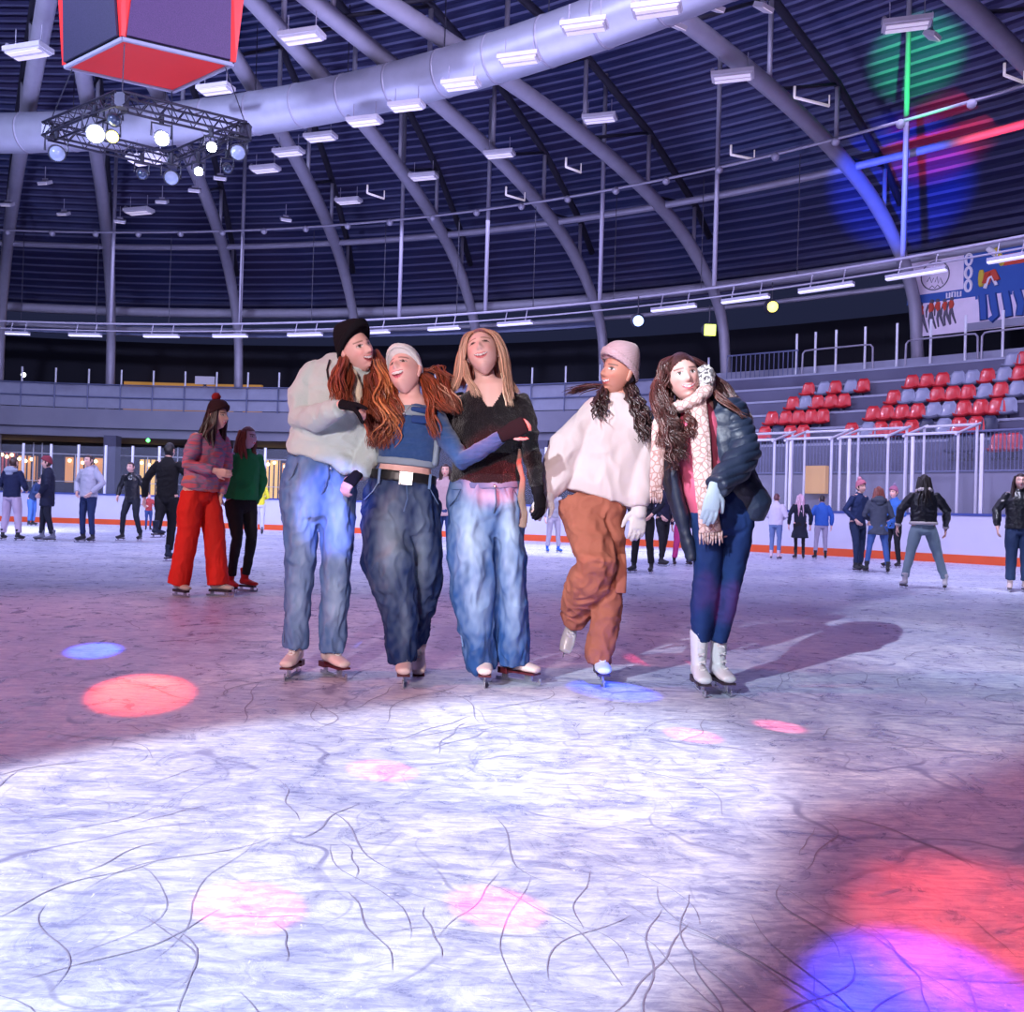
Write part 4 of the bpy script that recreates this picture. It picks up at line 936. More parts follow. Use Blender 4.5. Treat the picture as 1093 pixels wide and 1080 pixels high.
    # right side
    bg(827, 597, 'skater in a pale jacket and blue jeans with pink-white boots behind the navy coat', yaw=150, h=1.48, arms='front', top=(.60,.58,.70), legc=(.13,.20,.40), boot=(.75,.55,.60), hair=(.12,.04,.05), puff=1.15)
    bg(853, 597, 'woman with long pale pink hair in a long black coat and black tights', yaw=170, h=1.50, arms='down', top=(.012,.018,.035), hem=.52, skirt=.6, legc=(.012,.012,.016), wide=.8, hair=(.60,.36,.46), hairlen=.38, hl=(.70,.5,.62))
    bg(876, 597, 'man in a bright blue jacket and pale grey trousers seen from behind', yaw=172, h=1.50, arms='down', top=(.035,.13,.50), legc=(.40,.38,.50), hair=(.02,.015,.015), puff=1.15, legs=((.13,.05),(-.15,0)))
    bg(914, 610, 'skater in dark navy clothes with a pink pompom hat', yaw=25, h=1.62, lean=.05, arms='pocket', top=(.02,.035,.11), legc=(.016,.03,.08), hat=(.50,.16,.22), pom=(.60,.30,.36), legs=((.10,.08),(-.16,-.05)), roll=8)
    bg(936, 612, 'skater with red-brown hair in charcoal hooded coat and blue jeans, seen from behind', yaw=165, h=1.52, arms='front', top=(.055,.065,.10), hood=(.05,.06,.09), hem=.72, legc=(.05,.11,.32), hair=(.22,.05,.04), hairlen=.10, legs=((.20,.0),(-.20,.0)), skirt=.3)
    bg(953, 606, 'skater in bright blue coat and pink bobble hat behind the charcoal coat', yaw=-60, h=1.60, arms='front', top=(.05,.17,.52), legc=(.012,.014,.02), hat=(.42,.16,.26), pom=(.25,.2,.3), hem=.80, legs=((.10,.05),(-.10,-.05)))
    bg(984, 629, 'woman in black leather jacket with cream shearling hem and faded jeans, striding away', yaw=165, h=1.55, arms=(((.32,.0,1.14),(.33,.10,.86)), ((.32,.02,1.14),(.36,.05,.88))), top=m_leather_blk, collar=(.62,.56,.54), hem=.93,
       legc=(.24,.33,.38), wide=1.15, hair=(.02,.014,.014), hairlen=.30, legs=((.33,.06),(-.25,-.02)), boot=(.66,.60,.60), puff=1.2, vox=.010)
    bg(1086, 632, 'woman in black leather jacket and dark wide jeans at the right edge of the photo', yaw=-20, h=1.60, arms=(((.30,.0,1.14),(.30,.12,.88)),)*2, top=m_leather_blk, hem=.88, legc=(.02,.04,.10), wide=1.3, hair=(.03,.015,.015), hairlen=.34, boot=(.6,.45,.45), puff=1.15, vox=.010)
# ---------------------------------------------------------------- the hall
PI = math.pi; rad = math.radians
m_steel = mat('lavender_painted_steel', (.33,.31,.39), .45, .15, bump=('noise', (3,3,3), .1, .01))
m_steel_dk = mat('dark_steel', (.020,.018,.035), .6)
m_steel_blue = mat('blue_grey_steel', (.16,.18,.32), .5, .2)
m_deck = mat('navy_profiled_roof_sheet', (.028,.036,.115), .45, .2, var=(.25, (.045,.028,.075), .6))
m_deck_dk = mat('dark_wall_cladding', (.010,.010,.022), .8)
m_conc = mat('grey_concrete', (.26,.26,.34), .85, bump=('noise', (8,8,8), .3, .02), var=(.6, (.20,.20,.28), .6))
m_conc_dk = mat('dark_concrete', (.12,.12,.19), .85, var=(.8, (.08,.08,.14), .6))
m_panel = mat('pale_grey_panel', (.30,.31,.42), .6)
m_white = mat('white_painted', (.58,.55,.60), .5)
m_lampwhite = mat('lit_luminaire_housing', (.8,.76,.82), .5, emit=(.95,.80,.92), es=.32)
m_postlit = mat('white_anodised_post', (.80,.80,.88), .4, emit=None)

def ice_material():
    m = bpy.data.materials.new('rink_ice'); m.use_nodes = True; nt = m.node_tree; N = nt.nodes; L = nt.links; b = N['Principled BSDF']
    tc = N.new('ShaderNodeTexCoord')
    def noise_(sc, scale, det=6, dist=0, rough=.6):
        mp = N.new('ShaderNodeMapping'); mp.inputs['Scale'].default_value = sc; L.new(tc.outputs['Object'], mp.inputs['Vector'])
        n = N.new('ShaderNodeTexNoise'); n.inputs['Scale'].default_value = scale; n.inputs['Detail'].default_value = det; n.inputs['Distortion'].default_value = dist; n.inputs['Roughness'].default_value = rough
        L.new(mp.outputs[0], n.inputs['Vector']); return n
    def ramp(src, p0, c0, p1, c1):
        r = N.new('ShaderNodeValToRGB'); e = r.color_ramp.elements; e[0].position = p0; e[0].color = (*c0, 1); e[1].position = p1; e[1].color = (*c1, 1); L.new(src, r.inputs['Fac']); return r
    def mix(a, bb, fac, mode='MULTIPLY'):
        x = N.new('ShaderNodeMix'); x.data_type = 'RGBA'; x.blend_type = mode
        if isinstance(fac, float): x.inputs['Factor'].default_value = fac
        else: L.new(fac, x.inputs['Factor'])
        L.new(a, x.inputs['A'])
        if isinstance(bb, tuple): x.inputs['B'].default_value = (*bb, 1)
        else: L.new(bb, x.inputs['B'])
        return x.outputs['Result']
    big = noise_((1,1.6,1), .55, 4, .6); base = ramp(big.outputs['Fac'], .30, (.58,.62,.78), .62, (.88,.90,.94)).outputs['Color']
    mid = noise_((1,1,1), 5.5, 9, 1.2, .7); base = mix(base, ramp(mid.outputs['Fac'], .36, (.52,.54,.70), .58, (1,1,1)).outputs['Color'], .85)
    fine = noise_((9,34,9), 1.0, 8, .8, .75); base = mix(base, ramp(fine.outputs['Fac'], .40, (.42,.42,.62), .56, (1,1,1)).outputs['Color'], .75)
    snow = noise_((1,1,1), 26, 6, 1.8, .7); base = mix(base, (1,1,1), ramp(snow.outputs['Fac'], .62, (0,0,0), .70, (.8,.8,.8)).outputs['Color'], 'MIX')
    # skate cuts: thin curved dark lines
    for sc, th, off, amt in ((.95,.010,0,.85), (1.7,.009,3.3,.6), (3.2,.014,9.1,.35)):
        mp = N.new('ShaderNodeMapping'); mp.inputs['Location'].default_value = (off, off*2, 0); L.new(tc.outputs['Object'], mp.inputs['Vector'])
        wn = N.new('ShaderNodeTexNoise'); wn.inputs['Scale'].default_value = 1.6; wn.inputs['Detail'].default_value = 2; L.new(mp.outputs[0], wn.inputs['Vector'])
        add = N.new('ShaderNodeVectorMath'); add.operation = 'MULTIPLY_ADD'; add.inputs[1].default_value = (.9,.9,0); L.new(wn.outputs['Color'], add.inputs[0]); L.new(mp.outputs[0], add.inputs[2])
        v = N.new('ShaderNodeTexVoronoi'); v.feature = 'DISTANCE_TO_EDGE'; v.inputs['Scale'].default_value = sc; L.new(add.outputs[0], v.inputs['Vector'])
        line = ramp(v.outputs['Distance'], th*.35, (1,1,1), th, (0,0,0))
        mk = noise_((1,1,1), 1.3*sc, 3); mkr = ramp(mk.outputs['Fac'], .47, (0,0,0), .56, (amt,amt,amt))
        mm = N.new('ShaderNodeMath'); mm.operation = 'MULTIPLY'; L.new(line.outputs['Color'], mm.inputs[0]); L.new(mkr.outputs['Color'], mm.inputs[1])
        base = mix(base, (.22,.22,.38), mm.outputs[0], 'MIX')
    L.new(base, b.inputs['Base Color'])
    rr = ramp(mid.outputs['Fac'], .35, (.22,.22,.22), .65, (.5,.5,.5)); L.new(rr.outputs['Color'], b.inputs['Roughness'])
    b.inputs['Specular IOR Level'].default_value = .45
    bp = N.new('ShaderNodeBump'); bp.inputs['Strength'].default_value = .35; bp.inputs['Distance'].default_value = .012; L.new(mid.outputs['Fac'], bp.inputs['Height']); L.new(bp.outputs[0], b.inputs['Normal'])
    return m

def ring_band(mb, r0, r1, z0, z1, t0, t1, n=60, mi=0):
    """solid curved bar with rectangular section"""
    rings = []
    for i in range(n+1):
        t = t0+(t1-t0)*i/n; rings.append([pol(r0,t,z0), pol(r1,t,z0), pol(r1,t,z1), pol(r0,t,z1)])
    return mb.loft(rings, mi)
def ring_pipe(mb, r, z, rad_, t0, t1, n=70, k=8): return mb.pipe([pol(r, t0+(t1-t0)*i/n, z) for i in range(n+1)], rad_, k)

def shell():
    b = MB(); vs = [(CX,CY,0)]; n = 96; R_ = 41.55
    vs = [pol(R_, i*2*PI/n, 0) for i in range(n)]
    b.add(vs, [tuple(range(n-1, -1, -1))])
    f = b.build('floor', ice_material()); structure(f, 'white and mauve rink ice covered in curved skate scratches')
    b = MB(); n = 96; R1 = 62
    for i in range(n):
        a, c = i*2*PI/n, (i+1)*2*PI/n; b.add([pol(41.5,a,-.01), pol(R1,a,-.01), pol(R1,c,-.01), pol(41.5,c,-.01)], [(0,1,2,3)])
    structure(b.build('floor_concourse', mat('rubber_concourse', (.05,.05,.08), .8)), 'dark concourse floor behind the boards')
    # roof sheeting: profiled in rings
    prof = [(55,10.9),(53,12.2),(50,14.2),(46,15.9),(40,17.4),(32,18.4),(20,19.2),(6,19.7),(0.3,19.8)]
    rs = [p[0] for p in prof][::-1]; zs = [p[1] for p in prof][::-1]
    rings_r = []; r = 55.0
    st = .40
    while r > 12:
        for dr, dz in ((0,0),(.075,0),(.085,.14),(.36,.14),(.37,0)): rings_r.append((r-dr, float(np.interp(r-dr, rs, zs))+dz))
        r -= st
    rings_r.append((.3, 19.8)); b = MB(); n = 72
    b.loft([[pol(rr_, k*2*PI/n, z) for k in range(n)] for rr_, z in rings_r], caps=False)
    b.m = [(1 if (i//n) % 5 in (0, 4) else 0) for i in range(len(b.f))]  # paler rib crests: light catching the ribs is put into the colour
    structure(b.build('ceiling', [m_deck, mat('roof_rib_lit_colour', (.15,.155,.29), .45, .2)]), 'dark navy profiled sheet roof of the round-ended hall')
    b = MB(); ring_band(b, 61, 61.4, -.1, 10.6, -PI, PI, 96); structure(b.build('wall_outer', m_deck_dk), 'dark outer wall behind the gallery')
    # eaves ring beam and other rings
    b = MB(); ring_pipe(b, 53, 10.75, .24, rad(-50), rad(75)); ring_pipe(b, 53.5, 9.95, .10, rad(-50), rad(75)); structure(b.build('trim_1', m_steel, smooth=True), 'lavender tubular ring beam at the eaves')
    b = MB(); ring_band(b, 54.0, 54.2, 9.7, 10.2, rad(-50), rad(26)); structure(b.build('trim_2', m_steel_blue), 'blue grey fascia strip under the ring beam')
    b = MB(); ring_pipe(b, 47, 12.35, .13, rad(-50), rad(75)); structure(b.build('trim_3', m_steel, smooth=True), 'round purlin tube ringing the roof below the sheeting')
    b = MB(); ring_pipe(b, 43.8, 12.0, .045, rad(-50), rad(75), k=6)
    for k in range(46): b.ball(pol(43.8, rad(-40+2.4*k), 11.93), .13, 8, 6)
    structure(b.build('trim_4', m_steel, smooth=True), 'thin cable pipe with small round lamps ringing the roof')

# arch trusses: foot and plan direction fitted to the hall's plan
KN = [0,.5,1,2.5,5,9,14,20,26,34]; HH = [3.0,7.2,9.2,10.7,12.0,12.95,13.45,13.6,13.7,13.8]
ARCH = [((-34.5,43.2),-.70), ((-26.3,45.2),-.557), ((-20.95,45.99),-.379), ((-14.17,45.68),-.154), ((-7.88,44.6),.019), ((-1.68,42.73),.251), ((4.16,40.17),.49), ((9.02,37.35),.692), ((14.99,32.8),.816), ((19.6,27.6),.95), ((23.2,21.6),1.12)]
def arches():
    G = 'curved roof trusses'
    lab = ['off the left of the banner side', 'curved roof truss at the far left edge of the photo, behind the scoreboard', 'curved roof truss coming down behind the stage lights, leftmost in the photo', 'curved roof truss landing on the gallery above the green sweatshirt girl',
           'curved roof truss landing behind the black beanie', 'curved roof truss landing behind the blonde woman', 'curved roof truss landing behind the pink beanie', 'curved roof truss landing behind the ear muffs', 'curved roof truss passing right of the duct end, landing beside the banner', 'curved roof truss in the top right corner of the photo', 'curved roof truss beyond the right edge']
    for i, ((fx, fy), an) in enumerate(ARCH):
        if i in (0, 10): continue
        dx, dy = -math.sin(an), -math.cos(an)
        T = empty('roof_truss', (fx, fy, 3.0), lab[i], 'roof truss', G)
        def Q(d, up=0): return Vector((fx+dx*d, fy+dy*d, float(np.interp(d, KN, HH))+up))
        pts = cm([Q(d) for d in KN], 46); pts = [Vector(p.tolist()) for p in pts]
        b = MB(); b.pipe(pts, [.22 if p.z < 11 else .24 for p in pts], 12); b.build('lower_chord', m_steel, T, smooth=True)
        ds = [3.5, 7, 11, 15, 19.5, 24.5, 30]
        top = lambda d: Q(d, 1.55 + min(1.2, d*.10))
        b = MB(); b.pipe([top(d) for d in [2.2]+ds], .13, 8); b.build('upper_chord', m_steel_dk, T, smooth=True)
        for k, d in enumerate(ds):
            b = MB(); b.cyl(Q(d), top(d), .075, n=8); b.build('strut', m_steel, T, smooth=True)
            if k+1 < len(ds):
                b = MB(); b.cyl(top(d), Q(ds[k+1]), .055, n=8); b.build('diagonal', m_steel_dk, T, smooth=True)
        # foot plate
        b = MB(); b.cyl((fx, fy, 5.52), (fx, fy, 5.62), .42, n=14); b.build('base_plate', m_steel, T)

def duct():
    t0, t1 = rad(-50), rad(74); n = 100; b = MB(); R_, Z_ = 35.3, 12.45
    b.pipe([pol(R_, t0+(t1-t0)*i/n, Z_) for i in range(n+1)], .60, 28)
    D_ = b.build('ventilation_duct', mat('galvanised_duct', (.42,.42,.52), .42, .4, bump=('noise', (2,2,2), .08, .01)), smooth=True)
    tag(D_, 'large grey round ventilation duct curving across the roof behind the trusses', 'duct')
    for k in range(34):
        t = rad(-32+2.6*k); c = pol(R_, t, Z_); tt = (pol(R_, t+.01, Z_)-c).normalized(); b = MB()
        b.cyl(c-tt*.03, c+tt*.03, .615, n=28); b.build('seam_band', m_steel, D_, smooth=True)
        if k % 2 == 0:
            b = MB(); b.cyl(c+Vector((0,0,.6)), c+Vector((0,0,2.6)), .015, n=6); b.build('hanger', m_steel_dk, D_)

def luminaires():
    G = 'flat ceiling luminaires'
    L_ = [(30,56,12.4,1.2),(158,171,10.6,1.15),(230,96,12.3,1.0),(322,40,12.4,1.1),(283,181,12.3,1),(308,163,12.3,1),(342,147,12.3,1),(389,130,11.4,.95),(434,114,11.3,.92),(492,91,11.2,.92),(554,64,11.2,.95),(624,29,11.2,.98),(701,11,11.2,1.0),
          (640,127,12.6,1.0),(452,189,12.6,1.0),(533,165,12.6,1.),(372,215,12.6,1.),(782,82,12.6,1.1),(968,27,12.8,1.1),(148,226,12.4,1.15)]
    b = MB(); b.box((0,0,.05), (1.0,.42,.10)); b.box((0,0,-.02), (.92,.34,.05))
    E = empty('ceiling_luminaire', (0,0,0), 'x', 'ceiling light', G)
    h = b.build('housing', m_white, E); b = MB()
    for yy in (-.10,.10): b.box((0,yy,-.05), (.84,.12,.02))
    b.build('diffuser', m_lampwhite, E); b = MB(); b.cyl((-.35,0,.1), (-.35,0,.55), .012, n=6); b.cyl((.35,0,.1), (.35,0,.55), .012, n=6); b.cyl((-.47,-.12,.16), (-.47,.12,.16), .05, n=8); b.build('bracket', m_steel, E)
    for i, (x, y, z, s) in enumerate(L_):
        o = E if i == 0 else copy_tree(E); p = athz(x, y, z); o.location = p; o.rotation_euler = (0,0,rad(-17)); o.scale = (s,s,s)
        o['label'] = 'white flat ceiling luminaire ' + ['far up left of the scoreboard','in the middle of the stage light square','just right under the scoreboard','above the duct right of the scoreboard','lowest of the row climbing under the duct','second lowest of the row climbing under the duct','third from the left of the row under the duct','fourth from the left of the row under the duct','fifth from the left of the row under the duct','sixth from the left of the row under the duct','seventh from the left of the row under the duct','eighth from the left, near the top edge','topmost of the row at the end of the duct','hanging over the pink beanie truss','hanging between two trusses above the white beanie','right of centre between two trusses over the blonde','over the black beanie truss','on the right side above the long truss','near the top right corner above the green light','low on the left below the stage lights'][i]
    # small floods further away
    G = 'small roof floodlights'
    S_ = [(48,195,12.6),(68,228,12.4),(8,218,12.4),(173,215,12.4),(208,203,12.4),(235,190,12.4),(128,236,12.2),(305,234,12.2),(762,8,12.4),(722,27,12.2),(815,8,13),(995,38,13)]
    E = empty('roof_floodlight', (0,0,0), 'x', 'floodlight', G)
    b = MB(); b.box((0,0,0), (.42,.30,.12), Matrix.Rotation(.5,3,'X')); b.build('housing', m_white, E)
    b = MB(); b.cyl((0,0,0), (0,0,.6), .015, n=6); b.box((0,0,.12), (.22,.04,.08)); b.build('bracket', m_steel, E)
    b = MB(); b.box((0,-.035,-.065), (.34,.22,.015), Matrix.Rotation(.5,3,'X')); b.build('lens', m_lampwhite, E)
    w_ = ['far left below the scoreboard','left of the leftmost truss','at the left edge of the photo','right of the leftmost truss','below the stage light square','under the right corner of the stage lights','lowest on the left','above the black beanie to its left','near the end of the duct at the top','hanging from the long truss','at the top edge right of centre','in the top right corner']
    for i, (x, y, z) in enumerate(S_):
        o = E if i == 0 else copy_tree(E); o.location = athz(x, y, z); o.rotation_euler = (0,0,rad(-12+i*5)); o['label'] = 'small white roof floodlight ' + w_[i]
    G = 'slim roof tube lights'
    T_ = [(604,178,620,184),(780,165,805,170),(848,104,885,113),(1072,80,1093,88),(540,208,560,214),(392,206,410,212)]
    w_ = ['left of the dark diagonal over the pink beanie','right of the two hanging lamps on the cable pipe','beside the long truss left of the green light','red lit at the right edge','over the blonde woman','over the white beanie']
    for i, (x, y, x2, y2) in enumerate(T_):
        p, q = athz(x, y, 12.3), athz(x2, y2, 12.3); b = MB(); b.cyl(p, q, .04, n=8); b.cyl(p, p+Vector((0,0,.3)), .035, n=8); b.cyl(q, q+Vector((0,0,.3)), .02, n=6)
        o = b.build('tube_light', m_lampwhite, smooth=True, origin=p); tag(o, 'slim white roof tube light ' + w_[i], 'tube light', G)

def strip_rail():
    b = MB(); t0, t1 = rad(-45), rad(66)
    R_ = 44.2; Z_ = 7.85
    ring_pipe(b, R_, Z_+.45, .045, t0, t1, 80, 8); ring_pipe(b, R_, Z_+.15, .03, t0, t1, 80, 6)
    rl = b.build('lighting_rail', m_steel, smooth=True); tag(rl, 'curved suspended lighting rail running round the rink above the boards', 'rail')
    for k in range(26):
        t = rad(-42+4.1*k); b = MB(); b.cyl(pol(R_, t, Z_+.45), pol(R_, t, 12.0), .014, n=5); b.build('suspension_wire', m_steel_dk, rl)
    for x in (112,250,420,512,634,756,957):
        t = theta_at(x, R_+.1); b = MB(); b.cyl(pol(R_+.1, t, Z_+.5), pol(R_+.1, t, 16.3), .075, n=8); b.build('hanger_post', m_steel, rl, smooth=True)
    G = 'strip lights under the curved rail'
    xs = [(0,25),(68,102),(148,185),(222,258),(302,338),(372,410),(452,485),(526,562),(690,737),(765,815),(847,905),(940,1004),(1048,1093)]
    m_st = mat('fluorescent_strip', (.7,.7,.9), .4, emit=(.62,.60,1.0), es=.9)
    for i, (a, c) in enumerate(xs):
        ta, tc_ = theta_at(a, R_), theta_at(c, R_); b = MB()
        ring_band(b, R_-.10, R_+.10, Z_-.05, Z_+.03, ta, tc_, 6)
        e = empty('strip_light', pol(R_, (ta+tc_)/2, Z_), None, 'strip light', G)
        e['label'] = 'long strip light under the curved rail, ' + ['first from the left edge','second from the left edge','third from the left, above the pompom hat','fourth from the left, beside the gallery truss','fifth from the left, behind the black beanie','sixth from the left, behind the white beanie','seventh from the left, beside the blonde','eighth from the left, right of the blonde','above the pink beanie','above the ear muffs','over the left end of the red seats','crossing in front of the banner emblem','at the right edge over the banner'][i]
        b.build('housing', m_steel, e); b = MB(); ring_band(b, R_-.08, R_+.08, Z_-.10, Z_-.05, ta, tc_, 6); b.build('lamp_tube', m_st, e)
        for q in (.2,.8):
            tt = ta+(tc_-ta)*q; b = MB(); b.cyl(pol(R_, tt, Z_), pol(R_, tt+.002, Z_+.45), .02, n=6); b.build('hanger', m_steel, e)
    # small coloured lamps at the rail
    for nm, x, y, c, lab in (('blue', 681, 343, (.35,.5,1), 'small white-blue spotlight at the left end of the right-hand rail'), ('yel', 824, 328, (1,.85,.15), 'small yellow lamp hanging from the lighting rail'), ('sq', 757, 353, (.75,.9,.1), 'small square yellow-green sign lamp above the ear muffs')):
        p = at(x, y, 28.5); e = empty('hanging_lamp', p, lab, 'lamp')
        b = MB(); b.cyl(p+Vector((0,0,.1)), p+Vector((0,0,.8)), .02, n=6); b.build('stem', m_steel_dk, e); b = MB()
        b.ball(p+Vector((0,.12,.05)), .24, 12, 8); b.build('housing', m_steel_dk, e, smooth=True); b = MB()
        if nm == 'sq': b.box(p-Vector((0,.12,0)), (.34,.1,.34))
        else: b.ball(p-Vector((0,.08,0)), .17, 12, 8)
        b.build('lens', mat('lamp_'+nm, c, .4, emit=c, es=3), e, smooth=(nm != 'sq'))

def scoreboard():
    zb = 9.9; near, rgt, far, lft = athz(130,40,zb), athz(250,68,zb), athz(186,97,zb), athz(68,71,zb)
    c = (near+rgt+far+lft)/4; c.z = zb
    B = [near, rgt, far, lft]; B = [Vector((p.x, p.y, zb)) for p in B]
    out = lambda p, k, z: Vector((c.x+(p.x-c.x)*k, c.y+(p.y-c.y)*k, z))
    T = empty('scoreboard_cube', c, 'big hanging scoreboard cube with dark screens, red corners and a red underside', 'scoreboard')
    m_red = mat('signal_red_panel', (.75,.02,.015), .45, var=(2,(.70,.018,.014),.4)); m_scr = mat('dark_led_screen', (.045,.02,.075), .6, bump=('noise', (60,60,60), .4, .01), var=(60, (.075,.03,.11), .9)); m_scr2 = mat('dark_led_screen_side', (.012,.012,.035), .6, var=(60, (.03,.03,.07), .9))
    H_ = 2.9; k1 = 1.17
    b = MB(); low = [out(p, .99, zb) for p in B]; up = [out(p, k1*.985, zb+H_) for p in B]; b.loft([low, up]); b.build('core', m_steel_dk, T)
    b = MB(); b.add([out(p, .97, zb-.012) for p in B] + [out(p, .97, zb+.02) for p in B], [(0,1,2,3),(7,6,5,4)]); b.build('underside_panel', m_red, T)
    b = MB(); 
    for i in range(4):
        p, q = out(B[i], .98, zb-.02), out(B[(i+1)%4], .98, zb-.02); b.cyl(p, q, .045, n=8)
    b.build('edge_trim', m_panel, T)
    for i in range(4):
        p, q = B[i], B[(i+1)%4]; b = MB()
        def L2(a, bb, t): return a.lerp(bb, t)
        q4 = [L2(out(p,1.0,zb+.05), out(q,1.0,zb+.05), .04), L2(out(p,1.0,zb+.05), out(q,1.0,zb+.05), .96), L2(out(p,k1,zb+H_), out(q,k1,zb+H_), .83), L2(out(p,k1,zb+H_), out(q,k1,zb+H_), .17)]
        n = (q4[1]-q4[0]).cross(q4[3]-q4[0]).normalized()
        if n.dot(q4[0]-c) < 0: n = -n
        b.loft([[v+n*.01 for v in q4], [v+n*.06 for v in q4]]); b.build('screen', m_scr if i == 0 else m_scr2, T)
    for i in range(4):   # red chamfered corners, wider towards the top
        p, q, o = B[i], B[(i+1)%4], B[(i-1)%4]; b = MB()
        lo = [out(p,1.0,zb+.03).lerp(out(q,1.0,zb+.03), .04), out(p,1.02,zb+.03), out(p,1.0,zb+.03).lerp(out(o,1.0,zb+.03), .04)]
        hi = [out(p,k1,zb+H_).lerp(out(q,k1,zb+H_), .18), out(p,k1*1.0,zb+H_), out(p,k1,zb+H_).lerp(out(o,k1,zb+H_), .18)]
        cin = [out(p,.95,zb+.03), out(p,k1*.95,zb+H_)]
        b.loft([lo+[cin[0]], hi+[cin[1]]]); b.build('corner_panel', m_red, T)
    b = MB(); b.box(c+Vector((0,0,H_+.6)), (.5,.5,1.2)); 
    for p in B: b.cyl(out(p,.8,zb+H_), out(p,.8,17.0), .03, n=6)
    b.build('hoist', m_steel_dk, T)
    # truss square with stage lights
    zt = 8.75; V_ = [athz(130,108,zt), athz(262,140,zt), athz(184,172,zt), athz(52,140,zt)]
    c2 = sum(V_, Vector())/4; TR = empty('lighting_truss', c2, 'square black lighting truss hanging under the scoreboard', 'truss')
    m_tr = mat('black_truss_tube', (.03,.03,.05), .4, .5)
    for i in range(4):
        p, q = V_[i], V_[(i+1)%4]; b = MB(); d = (q-p); n = d.normalized(); sd = n.cross(Vector((0,0,1)))*.14
        offs = [Vector((0,0,.14))+sd, Vector((0,0,.14))-sd, Vector((0,0,-.14))+sd, Vector((0,0,-.14))-sd]
        for o in offs: b.cyl(p+o, q+o, .026, n=6)
        k = 14
        for j in range(k):
            a, e = p+d*(j/k), p+d*((j+1)/k)
            for o1, o2 in ((0,2),(1,3),(0,1)): b.cyl(a+offs[o1 if j % 2 else o2], e+offs[o2 if j % 2 else o1], .012, n=5)
        b.build('truss_side', m_tr, TR)
    for i, p in enumerate(V_):
        b = MB(); b.cyl(p+Vector((0,0,.14)), out(B[i], .9, zb-.07), .012, n=6); b.box(p, (.20,.20,.28)); b.build('corner_block', m_tr, TR)
    G = 'stage lights on the square truss'
    LI = [(102,143,8.2,'w',.17,'brightest white stage light, left on the truss'),(120,146,8.2,'y',.12,'small yellow stage light beside the brightest white one'),(173,148,8.2,'w',.14,'white stage light in the middle of the front truss side'),(226,157,8.2,'w',.10,'white stage light near the right truss corner'),(212,183,8.0,'w',.09,'lowest white stage light, under the far truss side'),
          (61,164,8.2,'g',.16,'pale moving stage light at the left truss corner'),(183,190,8.0,'g',.15,'dark moving stage light at the far truss corner'),(254,163,8.2,'g',.15,'tilted moving stage light at the right truss corner with an amber edge'),(152,186,8.0,'d',.11,'small dark stage light on the far left truss side'),(122,128,8.5,'d',.13,'dark stage light under the near truss corner'),(243,180,8.1,'d',.10,'small dark stage light inside the right truss corner')]
    mm = {'w': mat('white_stage_lens', (1,1,1), .3, emit=(.85,.90,1), es=45), 'y': mat('yellow_stage_lens', (1,.8,.1), .3, emit=(1,.80,.12), es=8), 'g': mat('pale_stage_lens', (.15,.18,.32), .2, emit=(.45,.55,1), es=.35), 'd': mat('unlit_stage_lens', (.06,.08,.14), .15, .3)}
    m_h = mat('black_stage_light_shell', (.035,.04,.06), .35, .3)
    for x, y, z, k, r, lab in LI:
        p = athz(x, y, z); e = empty('stage_light', p, lab, 'stage light', G); d = (Vector((0,4,0))-p).normalized()
        b = MB(); b.cyl(p-d*.42, p-d*.30, r*.55, r*.95, n=16); b.cyl(p-d*.30, p-d*.02, r*.95, r*1.12, n=16); b.build('head', m_h, e, smooth=False)
        b = MB(); b.ball(p, (r*.95, r*.95, r*.95), 16, 10); b.build('lens', mm[k], e, smooth=True)
        b = MB(); s = d.cross(Vector((0,0,1))).normalized()*(r*1.35)
        b.pipe([p-d*.2+s, p-d*.2+s+Vector((0,0,r*1.9)), p-d*.2-s+Vector((0,0,r*1.9)), p-d*.2-s], .022, 6); b.cyl(p-d*.2+Vector((0,0,r*1.9)), p-d*.2+Vector((0,0,r*1.9+.22)), .05, n=8); b.build('yoke', m_h, e)
    b = MB(); p = at(264, 137, 19.5); b.ball(p, .07, 8, 6); o = b.build('indicator_lamp', mat('green_pilot', (.1,1,.1), .4, emit=(.1,1,.15), es=5), smooth=True); tag(o, 'tiny green pilot lamp at the right corner of the lighting truss', 'lamp')

